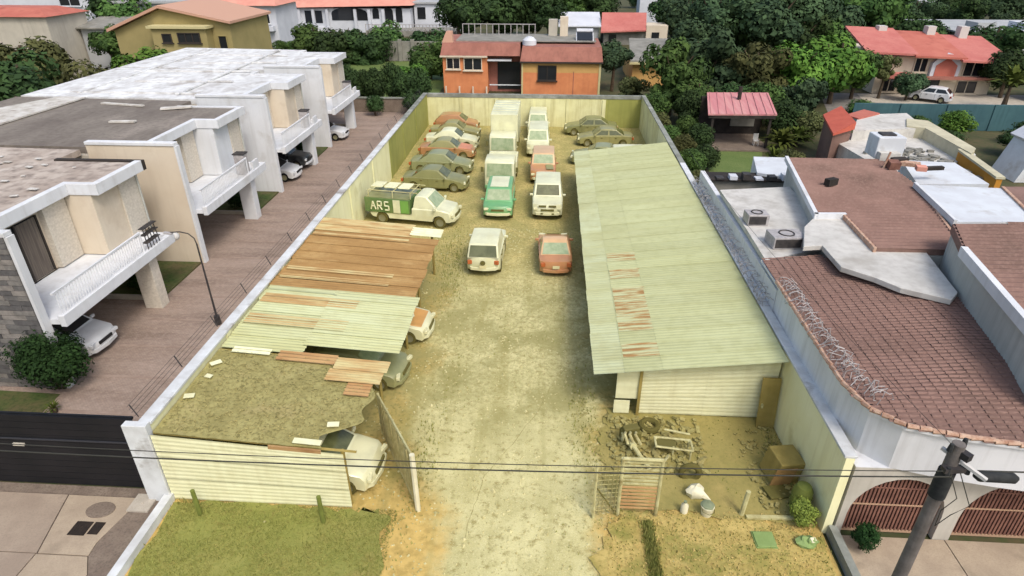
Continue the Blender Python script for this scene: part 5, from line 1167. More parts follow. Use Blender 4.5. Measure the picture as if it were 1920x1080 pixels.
t3 = thing('bar_stool', 'white framed chair on the right side of the rose roofed pavilion', 'chair', (16.9, 52, .12)); part('seat', MB().box((16.7, 51.8, .5), (17.1, 52.2, .56)), M['porcelain'], t3); part('backrest', MB().box((16.7, 52.2, .56), (17.1, 52.25, 1.05)), M['porcelain'], t3)
for dx in (16.72, 17.06):
    for dy in (51.83, 52.16): part('leg', MB().box((dx, dy, .12), (dx + .04, dy + .04, .5)), M['porcelain'], t3)
sheet('lawn', [at(1325, 285), at(1430, 280), at(1425, 330), at(1330, 330)], -.01, M['lawn'])
sheet('back_lawn', [(-27, 66), (-12.4, 66), (-12.4, 92), (-30, 92)], -.01, M['lawn'])
sheet('service_road', [(27, 63), (70, 60), (75, 74), (30, 74)], -.012, M['asphalt'])
sheet('road_apron', [(33, 69.5), (50, 67), (50, 73.8), (34, 73.8)], -.006, M['light_concrete'])

# ------------------------------------------------------------------ houses in the background
def window(parent, x0, x1, z0, z1, y, fm='white_paint', mull=1):
    f = MB(); d0, d1 = y - .14, y - .004
    f.box((x0, d0, z0), (x1, d1, z0 + .08)).box((x0, d0, z1 - .08), (x1, d1, z1)).box((x0, d0, z0 + .081), (x0 + .08, d1, z1 - .081)).box((x1 - .08, d0, z0 + .081), (x1, d1, z1 - .081))
    n = mull + 1; g = (x1 - x0 - .08 * (n + 1)) / n
    for k in range(1, n): f.box((x0 + k * (g + .08), d0 + .02, z0 + .081), (x0 + k * (g + .08) + .08, d1, z1 - .081))
    w = part('window', f, M[fm], parent)
    for k in range(n): part('pane', MB().box((x0 + .08 + k * (g + .08), y - .05, z0 + .08), (x0 + .08 + k * (g + .08) + g, y - .01, z1 - .08)), M['glass_dark'], w)
    part('sill', MB().box((x0 - .12, y - .24, z0 - .1), (x1 + .12, y - .005, z0 - .002)), M[fm], w)
# orange house
t = thing('orange_house', 'orange and ochre house behind the back wall of the lot', 'house', (-3, 71, 0))
part('wall', MB().box((-11.8, 71.4, 0), (-6.9, 80, 3.95)), M['orange_paint'], t, label='orange left wing wall'); part('wall', MB().box((-6.896, 72.6, 0), (-3.1, 80, 3.95)), M['tile_rose'], t)
part('wall', MB().box((-3.096, 70.4, 0), (5.25, 80, 2.45)), M['orange_paint'], t); part('wall', MB().box((-3.096, 70.4, 2.452), (5.25, 80, 3.6)), M['ochre_paint'], t, label='ochre upper band')
part('corner_trim', MB().box((5.1, 70.34, 0), (5.32, 70.396, 3.6)), M['yellow_trim'], t); part('corner_trim', MB().box((-3.16, 70.34, 0), (-3.0, 70.396, 3.6)), M['yellow_trim'], t)
part('seam', MB().box((2.4, 70.37, 0), (2.46, 70.397, 2.6)), M['tile_rose'], t)
part('roof_skirt', MB().hexa([(-3.3, 70.1, 3.62), (5.45, 70.1, 3.62), (5.45, 78, 3.62), (-3.3, 78, 3.62), (-3.1, 70.9, 5.0), (5.3, 70.9, 5.0), (5.3, 78, 5.0), (-3.1, 78, 5.0)]), M['tile_rose'], t)
part('roof_skirt', MB().hexa([(-12, 71.1, 4.0), (-3.32, 71.1, 4.0), (-3.32, 79, 4.0), (-12, 79, 4.0), (-11.8, 71.8, 5.2), (-3.4, 71.8, 5.2), (-3.4, 79, 5.2), (-11.8, 79, 5.2)]), M['tile_rose'], t)
part('eave_band', MB().box((-3.35, 70.05, 3.45), (5.5, 70.3, 3.615)), M['dark_frame'], t); part('eave_band', MB().box((-12.05, 71.05, 3.82), (-6.9, 71.38, 3.99)), M['cream_paint'], t)
window(t, -11.4, -9.9, 2.55, 3.75, 71.4, 'cream_paint'); window(t, -9.5, -7.5, 2.45, 3.75, 71.4, 'cream_paint'); window(t, -1.4, .6, 1.65, 3.2, 70.4, 'dark_frame')
part('porch_opening', MB().box((-5.9, 72.5, .3), (-3.4, 72.596, 3.2)), M['glass_dark'], t); part('canopy', MB().box((-6.9, 71.2, 3.45), (-4.3, 72.59, 3.6)), M['roof_bluewhite'], t); part('porch_rail', MB().box((-6.7, 71.3, .9), (-3.2, 71.38, 1.0)), M['white_paint'], t)
for k in range(4): part('post', MB().box((-11.6 + k * 1.5, 71.0, 0), (-11.45 + k * 1.5, 71.15, .8)), M['cream_paint'], t)
part('chimney_stack', MB().hexa([(-11.9, 72, 5.2), (-10.7, 72, 5.2), (-10.7, 73, 5.2), (-11.9, 73, 5.2), (-11.4, 72.2, 6.3), (-10.8, 72.2, 6.3), (-10.8, 73, 6.3), (-11.4, 73, 6.3)]), M['salmon_trim'], t)
rd = part('roof_deck', MB().box((-10.5, 73, 5.2), (4.8, 79, 5.3)), M['grey_render'], t)
for k in range(13): part('railing_post', MB().box((-10.4 + k * .7, 78.0, 5.3), (-10.32 + k * .7, 78.08, 6.4)), M['wire_grey'], rd)
part('railing_bar', MB().box((-10.4, 78.0, 6.4), (-1.9, 78.1, 6.48)), M['wire_grey'], rd)
t = thing('roof_tank', 'rounded white water tank on the orange house roof', 'tank', (-2.4, 72, 5.05)); part('tank', MB().tube([(-2.4, 72.2, 5.02), (-2.4, 72.2, 5.5), (-2.4, 72.2, 5.8)], [.75, .75, .4], 12), M['far_white'], t, smooth=True); part('lid', MB().tube([(-2.4, 72.2, 5.8), (-2.4, 72.2, 5.88)], .25, 8), M['far_white'], t)
t = thing('roof_tower', 'pale two part stair tower at the back of the orange house roof', 'tower', (.3, 78, 5.3)); part('wall', MB().box((-.4, 77.5, 5.3), (.6, 78.5, 7.0)), M['pale_stucco'], t); part('wall', MB().box((.9, 77.2, 5.3), (1.8, 78.5, 7.3)), M['cream_paint'], t)
t = thing('solar_heater', 'white framed solar heater on right of the orange house roof', 'solar heater', (3.6, 74, 5.3)); part('panel', MB().obox((3.6, 74, 5.7), (1.7, 1.4, .1), 0, .5), M['glass_dark'], t); part('frame', MB().obox((3.6, 74.05, 5.6), (1.9, 1.6, .1), 0, .5), M['far_white'], t); part('tank', MB().tube([(2.7, 74.8, 6.15), (4.5, 74.8, 6.15)], .25, 8), M['far_white'], t, smooth=True)
# white house with red roof, upper left centre
t = thing('white_villa', 'long white villa with salmon tiled roof and dark arched openings', 'house', (-40, 123, 0))
part('wall', MB().box((-54.3, 123, 0), (-25.8, 133, 4.1)), M['far_white'], t)
part('roof', MB().hexa([(-55, 122.2, 4.1), (-25.2, 122.2, 4.7), (-25.2, 134, 4.7), (-55, 134, 4.1), (-52, 127, 6.3), (-28, 127, 6.9), (-28, 129, 6.9), (-52, 129, 6.3)]), M['pink_tile'], t)
def opening(x0, x1, z0, z1, arch=0):
    pts = [(x0, z0), (x1, z0), (x1, z1 - arch)] + [((x0 + x1) / 2 + (x1 - x0) / 2 * math.cos(math.pi * k / 8), z1 - arch + arch * math.sin(math.pi * k / 8)) for k in range(1, 8)] * (arch > 0) + [(x0, z1 - arch)]
    part('window', MB().prismY(pts, 122.93, 122.996), M['glass_dark'], t)
opening(-50.8, -47.4, 1.4, 3.5); opening(-45.4, -42.2, 1.6, 3.7); opening(-40.4, -33.8, 2.1, 4.25, .9); opening(-32.8, -31.6, 2.4, 4.2, .5); opening(-30.8, -29.0, 1.6, 4.3, .8); opening(-28.5, -27.3, 1.8, 4.4, .6)
part('plinth', MB().box((-54, 121.8, 0), (-41, 122.9, 1.0)), M['far_white'], t)
for k in range(7): part('column', MB().box((-46.6 + k * 2.6, 122.5, 0), (-46.1 + k * 2.6, 122.9, 4.0)), M['far_white'], t) if k != 3 else None
t = thing('terrace_fence', 'grey terrace with railing to the right of the white villa', 'terrace', (-27, 118, 0))
part('deck', MB().box((-33, 118, 0), (-17, 124, .9)), M['grey_render'], t); part('rail', MB().box((-33, 118, 1.9), (-17, 118.1, 2.0)), M['wire_grey'], t)
for k in range(27): part('baluster', MB().box((-33 + k * .6, 118.01, .9), (-32.88 + k * .6, 118.09, 1.9)), M['wire_grey'], t)
t = thing('blue_white_house', 'bluish white annex between the white villa and the tall trees', 'house', (-21, 126, 0)); part('wall', MB().box((-25.5, 125, 0), (-17, 134, 4.8)), M['far_white'], t); part('roof', MB().box((-26, 124.6, 4.804), (-16.6, 134, 5.1)), M['far_grey'], t); part('window', MB().box((-24.9, 124.92, 2.2), (-23.4, 124.996, 4.2)), M['glass_dark'], t)
part('parasol', MB().tube([(-19.6, 123.6, 0), (-19.6, 123.6, 3.2)], .08, 5), M['far_grey'], t)
# houses upper left
t = thing('red_roof_house', 'white and red roofed house behind the olive yellow house', 'house', (-49, 103, 0))
part('wall', MB().box((-58, 103, 0), (-42.6, 112, 6.2)), M['far_white'], t); part('roof', MB().hexa([(-58.5, 102.2, 6.2), (-42, 102.2, 6.2), (-42, 113, 6.2), (-58.5, 113, 6.2), (-56, 106, 8.2), (-44, 106, 8.2), (-44, 109, 8.2), (-56, 109, 8.2)]), M['pink_tile'], t)
for x in (-54.5, -51.6, -48.7, -45.8): window(t, x, x + 2.2, 3.6, 5.6, 103)
part('balcony', MB().box((-56, 102, 2.6), (-43, 102.95, 3.3)), M['far_white'], t)
t = thing('blue_grey_house', 'pale bluish house wall left of the olive yellow house', 'house', (-55, 92, 0)); part('wall', MB().box((-61, 92, 0), (-51.5, 98, 7.3)), M['far_white'], t); part('roof', MB().box((-61.4, 91.6, 7.304), (-51, 98.4, 7.6)), M['far_grey'], t)
t = thing('pale_house', 'pale stucco house at the left edge behind the dark trees', 'house', (-63, 75, 0)); part('wall', MB().box((-72, 75, 0), (-58.2, 82, 7.2)), M['pale_stucco'], t); part('roof', MB().hexa([(-72.4, 74.6, 7.2), (-57.8, 74.6, 7.2), (-57.8, 82.4, 7.2), (-72.4, 82.4, 7.2), (-72, 77, 8), (-60, 77, 8), (-60, 80, 8), (-72, 80, 8)]), M['red_tile'], t)
t = thing('white_tower_house', 'white house with green window in the top left corner', 'house', (-78, 100, 0)); part('wall', MB().box((-92, 100, 0), (-70, 108, 9.0)), M['far_white'], t); part('roof', MB().box((-92.3, 99.6, 9.004), (-69.6, 108.4, 9.3)), M['far_grey'], t); window(t, -74.5, -71.2, 6.2, 8.6, 100, 'far_white')
t = thing('grey_shed', 'low grey tin shed between dark trees and the olive yellow house', 'shed', (-52, 80, 0)); part('wall', MB().box((-58, 80, 0), (-49, 85, 5.4)), M['far_grey'], t); part('roof', MB().hexa([(-58.4, 79.4, 5.4), (-48.6, 79.4, 5.4), (-48.6, 85, 6.2), (-58.4, 85, 6.2), (-58.4, 79.4, 5.55), (-48.6, 79.4, 5.55), (-48.6, 85, 6.35), (-58.4, 85, 6.35)]), M['grey_render'], t)
# olive yellow gable house
t = thing('olive_house', 'olive yellow gabled house with salmon roof edge behind the townhouses', 'house', (-41, 70, 0))
part('wall', MB().prismY([(-47.0, 0), (-34.2, 0), (-34.2, 7.2), (-41.3, 8.6), (-47.0, 6.4)], 70, 80), M['olive_stucco'], t)
part('roof', MB().prismY([(-47.5, 6.3), (-41.3, 8.68), (-33.8, 7.2), (-33.8, 7.45), (-41.3, 8.95), (-47.5, 6.6)], 69.4, 80.4), M['salmon_trim'], t)
part('bay', MB().box((-42.1, 68.6, 0), (-36.2, 69.99, 6.8)), M['olive_stucco'], t); part('bay_roof', MB().box((-42.4, 68.3, 6.804), (-35.9, 69.98, 7.05)), M['yellow_trim'], t)
window(t, -41, -40, 5.4, 6.3, 68.6, 'dark_frame', 0); window(t, -39.3, -36.9, 5.4, 6.4, 68.6, 'dark_frame', 2); window(t, -35.7, -34.7, 4.5, 6.0, 70, 'olive_stucco', 0)
part('base_wall', MB().box((-41.8, 67.6, 0), (-36.6, 68.5, 4.3)), M['far_white'], t)
# red roofed centre right
t = thing('red_roof_house', 'small grey house with bright red roof above the orange house', 'house', (10, 112, 0))
part('wall', MB().box((8.4, 110, 0), (16, 118, 2.2)), M['grey_render'], t); part('roof', MB().hexa([(7.8, 109, 1.9), (15, 109, 2.2), (15.5, 114, 4.3), (8.2, 114, 4.3), (7.8, 109, 2.1), (15, 109, 2.4), (15.5, 114, 4.5), (8.2, 114, 4.5)]), M['red_roof'], t); part('gable', MB().box((15.1, 109.5, 0), (18.5, 114, 3.0)), M['cream_paint'], t); part('window', MB().box((16, 109.42, 1.0), (17.2, 109.496, 2.0)), M['glass_dark'], t); part('window', MB().box((9.2, 109.92, .6), (10.4, 109.996, 1.6)), M['glass_dark'], t)
t = thing('pale_roof_house', 'pale blue roofed house left of the bright red roof', 'house', (5, 112, 0)); part('wall', MB().box((1.5, 111, 0), (7.6, 118, 2.6)), M['far_grey'], t); part('roof', MB().hexa([(1, 110.4, 2.6), (8, 110.4, 2.6), (8, 118, 4.0), (1, 118, 4.0), (1, 110.4, 2.8), (8, 110.4, 2.8), (8, 118, 4.2), (1, 118, 4.2)]), M['far_white'], t)
t = thing('grey_roof_house', 'house with weathered grey roof to the right of the orange house', 'house', (12, 80, 0)); part('wall', MB().box((9.4, 76.6, 0), (13.5, 87, 2.7)), M['ochre_paint'], t); part('roof', MB().hexa([(9, 76, 2.7), (14, 76, 2.7), (15, 88, 3.6), (10, 88, 3.6), (9, 76, 2.9), (14, 76, 2.9), (15, 88, 3.8), (10, 88, 3.8)]), M['grey_render'], t); part('eave', MB().box((8.9, 75.8, 2.5), (14.1, 75.99, 2.72)), M['yellow_trim'], t)
# red townhouses
t = thing('red_row_house', 'row of white houses under bright red tiled roofs at the upper right', 'house', (40, 74, 0))
part('wall', MB().box((35.6, 74, 0), (48, 84, 3.9)), M['cream_paint'], t)
for k, (x0, x1, z0, z1) in enumerate(((33.6, 39, 4.3, 6.1), (38.6, 44, 4.0, 5.7), (43.4, 49, 3.6, 5.3))):
    part('roof', MB().hexa([(x0, 73 - .3 * k, z0), (x1, 73 - .3 * k, z0 - .2), (x1, 80, z1 - .2), (x0, 80, z1), (x0, 73 - .3 * k, z0 + .2), (x1, 73 - .3 * k, z0), (x1, 80, z1), (x0, 80, z1 + .2)]), M['red_roof' if k != 1 else 'red_tile'], t)
for x in (37, 42.4, 46): part('chimney', MB().box((x, 79, 5), (x + .9, 80, 6.4)), M['porcelain'], t)
for x0, x1, z0, z1 in ((39.3, 40.7, 2.3, 3.8), (44.6, 46.6, 1.9, 3.6), (36.4, 38, .2, 1.9), (39.6, 42.6, .1, 1.7), (44.4, 46.6, .1, 1.5)): window(t, x0, x1, z0, z1, 74, 'cream_paint')
part('arch_gable', MB().prismY([(41.0, 1.9), (44.0, 1.9), (44.0, 3.3), (43.3, 4.1), (42.5, 4.35), (41.7, 4.1), (41.0, 3.3)], 73.5, 73.99), M['far_white'], t); part('arch_window', MB().prismY([(41.4, 2.0), (43.6, 2.0), (43.6, 3.1), (42.5, 3.9), (41.4, 3.1)], 73.44, 73.496), M['red_tile'], t)
part('balcony', MB().box((35.5, 72.6, 1.75), (48, 73.43, 2.0)), M['tile_rose'], t); part('lower_roof', MB().box((35.5, 72.3, 1.9), (38.6, 73.4, 2.4)), M['red_roof'], t)
t = thing('grey_hall', 'large pale grey flat roofed building behind the red row houses', 'building', (61, 95, 0)); part('wall', MB().box((55.5, 95, 0), (78, 110, 3.9)), M['far_grey'], t); part('roof', MB().box((55, 94.6, 3.904), (78.4, 110.4, 4.1)), M['far_grey'], t); part('tower', MB().box((58.5, 97, 4.1), (61, 100, 5.0)), M['far_grey'], t); part('tower', MB().box((65, 97, 4.1), (72, 101, 4.9)), M['far_white'], t)
for k, (x, y, w) in enumerate(((70, 165, 6), (79, 168, 8), (86, 163, 5), (58, 170, 4), (36, 150, 5), (20, 140, 5))):
    t = thing('far_house', ('small far white house left of the pair on the top right slope', 'wider far white house in the middle of the top right slope', 'rightmost small white house on the top right slope', 'tiny white house deep among the far trees', 'tiny far white house above the tall middle trees', 'far white house beyond the bright red roof')[k], 'house', (x, y, 0), 0, 'far white houses'); part('wall', MB().box((x - w / 2, y, 0), (x + w / 2, y + 5, 5.5)), M['far_white'], t); part('roof', MB().hexa([(x - w / 2 - .3, y - .3, 5.5), (x + w / 2 + .3, y - .3, 5.5), (x + w / 2 + .3, y + 5, 5.5), (x - w / 2 - .3, y + 5, 5.5), (x - w / 2, y + 2, 6.4), (x + w / 2, y + 2, 6.4), (x + w / 2, y + 3, 6.4), (x - w / 2, y + 3, 6.4)]), M['far_grey'], t)
# garden walls behind lane end
t = thing('garden_wall', 'grey concrete wall closing the lane end beside the far townhouse', 'wall', (-16, 62.2, 0)); part('wall', MB().box((-22, 62.1, 0), (-11.4, 62.35, 1.3)), M['old_concrete'], t); part('coping', MB().box((-22.1, 62.02, 1.302), (-11.3, 62.43, 1.4)), M['coping_grey'], t)
t = thing('garden_wall', 'pale grey garden wall with pillars behind the back lawn', 'wall', (-20, 92.5, 0)); part('wall', MB().box((-26, 92.3, 0), (-13, 92.6, 2.6)), M['grey_render'], t)
for x in (-21.4, -19.6): part('pillar', MB().box((x, 92.0, 0), (x + .5, 92.28, 2.9)), M['grey_render'], t)

# ------------------------------------------------------------------ utility pole and cables
t = thing('utility_pole', 'weathered grey utility pole with dark wrapped top at lower right', 'utility pole', (6.42, 7.7, 0))
part('pole_shaft', MB().tube([(6.42, 7.7, -.1), (6.42, 7.7, 8.05)], [.128, .095], 14), M['pole_wood'], t, smooth=True)
part('wrap', MB().tube([(6.42, 7.7, 6.95), (6.42, 7.7, 7.5)], [.128, .124], 14), M['pole_wrap'], t, smooth=True)
part('crossarm', MB().obox((6.55, 7.62, 7.72), (.7, .06, .05), -.75, 0, .3), M['porcelain'], t)
for dx, dy, dz in ((-.14, -.05, 8.0), (.12, .06, 8.02), (.2, -.12, 7.62), (-.1, -.14, 7.6)): part('insulator', MB().tube([(6.42 + dx, 7.7 + dy, dz - .06), (6.42 + dx, 7.7 + dy, dz + .08)], [.045, .03], 8), M['pole_wrap'], t, smooth=True)
part('bracket', MB().obox((6.42, 7.6, 7.62), (.34, .12, .08), .1), M['iron'], t); part('bracket', MB().obox((6.5, 7.6, 7.9), (.12, .16, .12), .5), M['iron'], t)
for k in (0, 3): part('loose_wire', MB().tube([(6.35 + .05 * k, 7.55, 7.6), (6.5 + .08 * k, 7.4, 7.2 - .05 * k), (6.45 + .06 * k, 7.52, 6.8 - .03 * k), (6.5, 7.56, 6.4)], .008, 4), M['cable'], t)
def sag(a, b, s_, n=22): a, b = Vector(a), Vector(b); return [a.lerp(b, k / n) - Vector((0, 0, s_ * 4 * (k / n) * (1 - k / n))) for k in range(n + 1)]
solo('power_cable', MB().tube(sag((6.35, 7.55, 7.62), (-22, 7.5, 7.95), .44), .008, 5), M['cable'], 'upper thin cable running left from the utility pole across the lot', 'cable', 'overhead cables')
solo('power_cable', MB().tube(sag((6.35, 7.5, 7.55), (-22, 7.4, 7.85), .44), .0125, 5), M['cable'], 'lower thicker cable running left from the utility pole', 'cable', 'overhead cables')
solo('power_cable', MB().tube(sag((6.5, 7.6, 7.6), (24, 8.5, 8.1), .3), .014, 5), M['cable'], 'cable running right from the pole carrying the black splice', 'cable', 'overhead cables')
solo('power_cable', MB().tube(sag((6.4, 7.7, 7.95), (4.2, 40, 9.5), .9) [:12], .006, 4), M['cable'], 'faint thin wire leaving the pole top toward the houses', 'cable', 'overhead cables')
sp = MB().tube([(6.72, 7.55, 7.55), (6.8, 7.55, 7.54), (7.35, 7.58, 7.5), (7.42, 7.58, 7.5)], [.03, .085, .085, .03], 10)
solo('splice_closure', sp, M['pole_wrap'], 'black cylindrical splice hanging on the cable right of the pole', 'splice box', smooth=True)

# ------------------------------------------------------------------ vegetation
def crown_mesh(name, m, seed, lobes, leaves, size, flat=1.0, spread=.62, lr=(.3, .55), droop=0):
    rnd = random.Random(seed); vs = []; fs = []; tone = []
    L_ = []
    for _ in range(lobes):
        while True:
            p = Vector((rnd.uniform(-1, 1), rnd.uniform(-1, 1), rnd.uniform(-.8, 1)))
            if p.length < 1: break
        L_.append((p * spread, rnd.uniform(*lr), rnd.uniform(-.22, .22)))
    for _ in range(leaves):
        c, r, tn = rnd.choice(L_)
        d = Vector((rnd.gauss(0, 1), rnd.gauss(0, 1), rnd.gauss(.15, 1))).normalized()
        p = c + d * r * rnd.uniform(.6, 1.08) ** .7
        nrm = (d + Vector((rnd.uniform(-1, 1), rnd.uniform(-1, 1), rnd.uniform(-.4, 1))) * .5).normalized()
        a = nrm.cross(Vector((rnd.uniform(-1, 1), rnd.uniform(-1, 1), rnd.uniform(-1, 1)))).normalized(); b = nrm.cross(a)
        s_ = size * rnd.choice((.45, .6, .8, 1.0, 1.3, 1.7)) * rnd.uniform(.85, 1.15); n = len(vs)
        vs += [tuple(p + a * s_), tuple(p + b * s_ * .55), tuple(p - a * s_ - Vector((0, 0, droop * s_))), tuple(p - b * s_ * .55)]
        fn = (vs[n + 1] and Vector(vs[n + 1]) - Vector(vs[n])).cross(Vector(vs[n + 3]) - Vector(vs[n]))
        fs.append((n, n + 1, n + 2, n + 3) if fn.dot(d) > 0 else (n, n + 3, n + 2, n + 1)); tone.append(min(1, max(0, .5 + tn * 1.4 + rnd.uniform(-.3, .3))))
    vs = [(x, y, z * flat) for x, y, z in vs]
    me = bpy.data.meshes.new(name); me.from_pydata(vs, [], fs); me.materials.append(m)
    at_ = me.attributes.new('tone', 'FLOAT', 'FACE'); at_.data.foreach_set('value', tone)
    return me
def big(name, mk): return [crown_mesh(name, M[mk], s_, 24, 8500, .058, .9, .66, (.2, .5)) for s_ in (1, 2)]
CR = {k: big('crown', k) for k in ('leaf_dark', 'leaf_mid', 'leaf_bright', 'leaf_olive', 'leaf_blue')}
CF = {k: [crown_mesh('crown', M[k], 11 + s_, 30, 7000, .052, 1.0, .74, (.14, .34)) for s_ in (0, 1)] for k in ('leaf_mid', 'leaf_blue', 'leaf_olive', 'leaf_dark')}
trunkme = mesh('trunk', MB().tube([(0, 0, 0), (.02, .01, .4), (-.01, .02, .75), (0, 0, 1)], [.05, .038, .03, .018], 8).tube([(0, 0, .5), (.18, .05, .8), (.3, .1, 1.0)], [.025, .018, .008], 6).tube([(0, 0, .55), (-.16, .1, .8), (-.3, .12, .98)], [.025, .018, .008], 6).tube([(0, 0, .6), (.02, -.18, .85), (.05, -.3, 1.0)], [.022, .015, .008], 6), M['bark'], True)
def tree(x, y, h_, r, kind, label, group='trees in the neighbourhood', feather=False, squash=1.0, lift=None):
    t = thing('tree', label, 'tree', (x, y, 0), 0, group)
    tr = link('trunk', trunkme, t, (0, 0, 0), (0, 0, random.uniform(0, 6))); tr.scale = (h_ * .75, h_ * .75, h_ * .78)
    src = random.choice((CF if feather else CR)[kind]); rz = r * squash
    c = link('crown', src, t, (0, 0, (h_ - rz * .95) if lift is None else lift), (random.uniform(-.15, .15), random.uniform(-.15, .15), random.uniform(0, 6.3)))
    c.scale = (r * random.uniform(.92, 1.1), r * random.uniform(.92, 1.1), rz)
    return t
tree(-42.5, 50, 8, 4.4, 'leaf_dark', 'dark green tree behind the townhouse roofs, farthest left')
tree(-38.5, 53.5, 6.8, 3.6, 'leaf_olive', 'olive brown tree behind the townhouse roofs, in the dark clump')
tree(-37.2, 57.5, 7.4, 3.8, 'leaf_bright', 'bright green tree behind the townhouse roofs near the olive house')
tree(-45, 44, 7.2, 4, 'leaf_dark', 'dark tree at the left edge beside the peeling roof')
tree(-40.5, 46.5, 5.8, 3.4, 'leaf_dark', 'low dark tree tucked against the back of the townhouses')
tree(-50, 60, 8, 4.2, 'leaf_olive', 'greenish brown tree in front of the pale stucco house')
tree(-56, 88, 9.5, 4.6, 'leaf_mid', 'tree between the pale stucco house and bluish house')
tree(-62, 96, 11, 5, 'leaf_dark', 'dark tree beside the white house in the top left corner')
tree(-52.5, 76.5, 6.8, 2.8, 'leaf_mid', 'small green tree by the low grey tin shed')
tree(-33.5, 93, 5.5, 3.4, 'leaf_mid', 'green bush like tree left of the dark hedge trees')
tree(-29, 91, 5.6, 4, 'leaf_dark', 'broad dark tree above the back lawn, left one')
tree(-25, 90.5, 5.2, 3.6, 'leaf_dark', 'broad dark tree above the back lawn, right one')
tree(-24, 99, 5.2, 3.6, 'leaf_mid', 'tree under the terrace railing of the villa')
tree(-17.5, 96, 4.8, 3.4, 'leaf_dark', 'dark tree beside the pale garden wall')
tree(-14.6, 79, 5.2, 2.9, 'leaf_mid', 'round green tree just left of the orange house')
tree(-15.4, 72, 3.4, 1.8, 'leaf_bright', 'small light green tree at the edge of the back lawn')
for k, (x, y, h_, r) in enumerate(((-15.5, 112, 8.6, 4.6), (-10, 116, 9.8, 5.6), (-4.6, 118, 9.4, 5.0), (-.5, 113, 7.6, 3.4))):
    tree(x, y, h_, r, 'leaf_dark', ('tall dark tree beside the bluish annex, first of the tall clump', 'tallest dark tree of the clump above the orange house', 'tall dark tree in the clump, right of the tallest', 'thinner dark tree at right end of the tall clump')[k], feather=k == 3)
tree(6.9, 73.5, 5.8, 2.3, 'leaf_blue', 'dark tree against the right side of the orange house')
tree(8.2, 66, 3.2, 1.9, 'leaf_olive', 'brownish leafless looking shrub tree behind the back wall corner', feather=True)
tree(11.5, 62.5, 7.2, 4.0, 'leaf_mid', 'large green tree left of the pavilion, behind the lot corner', feather=True)
tree(15.5, 66, 8.2, 4.4, 'leaf_blue', 'large bluish green feathery tree behind the rose roofed pavilion', feather=True)
tree(19.5, 64, 7.2, 3.8, 'leaf_olive', 'yellowish green tree to the right of the feathery tree', feather=True)
tree(13.2, 58.5, 4.8, 2.6, 'leaf_mid', 'bushy green tree touching the left side of the pavilion roof')
tree(24, 66, 7.2, 3.8, 'leaf_bright', 'bright green tree left half of the pair before red row houses')
tree(29, 68.5, 7.6, 4.3, 'leaf_bright', 'bright green spreading tree right half of the pair before red houses')
tree(32.2, 71, 5.6, 2.6, 'leaf_mid', 'smaller green tree touching the red row houses')
tree(22.5, 59, 4.6, 2.8, 'leaf_blue', 'bluish green shrub tree to the right of the pavilion', feather=True)
tree(37.7, 70.6, 3.4, 1.7, 'leaf_blue', 'rounded bluish tree beside the white car and red row houses')
tree(35.2, 71.4, 4.6, 1.7, 'leaf_olive', 'thin palm like tree in front of the red row house left end', feather=True)
tree(48.5, 72.5, 5.8, 3.0, 'leaf_dark', 'dark round tree at the right end of the red row houses')
tree(53, 71, 6.0, 3.2, 'leaf_mid', 'green tree at the right picture edge beyond the red row')
FT = []
def far_tree(x, y, h_, r, kind, i, feather=False): FT.append((x, y, h_, r, kind, feather))
ORD2 = ['first', 'second', 'third', 'fourth', 'fifth', 'sixth', 'seventh', 'eighth', 'ninth', 'tenth', 'eleventh', 'twelfth', 'thirteenth', 'fourteenth', 'fifteenth', 'sixteenth', 'seventeenth', 'eighteenth', 'nineteenth', 'twentieth', 'twenty-first', 'twenty-second', 'twenty-third', 'twenty-fourth']
HUE = {'leaf_dark': 'dark green', 'leaf_mid': 'mid green', 'leaf_blue': 'bluish green'}
def plant_rows(L_, rows, what, group):
    L_.sort(key=lambda q: q[1]); n = math.ceil(len(L_) / len(rows))
    for ri, rn in enumerate(rows):
        for ci, q in enumerate(sorted(L_[ri * n:(ri + 1) * n], key=lambda q: q[0] / q[1])):
            tree(*q[:5], '%s tree, %s from the left in the %s row of %s' % (HUE[q[4]], ORD2[ci], rn, what), group, q[5])
rnd = random.Random(5); placed = []; i = 0
while i < 64:
    y = rnd.uniform(84, 178); x = rnd.uniform(.12, .8) * y
    if 33 < x < 52 and y < 90: continue
    if 52 < x < 82 and 88 < y < 112: continue
    if x < 20 and y < 122: continue
    if any((x - a) ** 2 + (y - b) ** 2 < 36 for a, b in placed): continue
    if any(abs(x - a) < 5 and -14 < y - b < 4 for a, b in ((70, 165), (79, 168), (86, 163), (36, 150), (20, 140))): continue
    placed.append((x, y)); i += 1
    h_ = rnd.uniform(6, 10.5) * (1.0 if x < .5 * y else .8); r = h_ * rnd.uniform(.42, .6)
    far_tree(x, y, h_, r, rnd.choice(('leaf_dark', 'leaf_dark', 'leaf_mid', 'leaf_blue', 'leaf_blue')), i, rnd.random() < .35 and False)
plant_rows(FT, ('nearest', 'second', 'third', 'farthest'), 'the wooded slope', 'trees of the wooded slope')
FT = []
for k, (x, y, h_, r) in enumerate(((22, 92, 10.5, 4.6), (27.5, 88, 11, 4.8), (33, 94, 12, 5), (39, 97, 9, 4.4), (18, 84, 7.5, 3.4))):
    tree(x, y, h_, r, 'leaf_blue', ('tall dark tree standing behind the feathery tree', 'tall dark tree behind the bright green pair, on its left', 'tallest dark tree left of the red row houses', 'dark tree directly behind the red row roofs', 'dark tree beside the weathered grey roof')[k])
rnd = random.Random(9); placed = []; i = 0
while i < 16:
    y = rnd.uniform(138, 185); x = rnd.uniform(-.42, .12) * y
    if any((x - a) ** 2 + (y - b) ** 2 < 40 for a, b in placed): continue
    placed.append((x, y)); i += 1
    FT.append((x, y, rnd.uniform(7, 11), rnd.uniform(4, 5.5), rnd.choice(('leaf_dark', 'leaf_mid')), False))
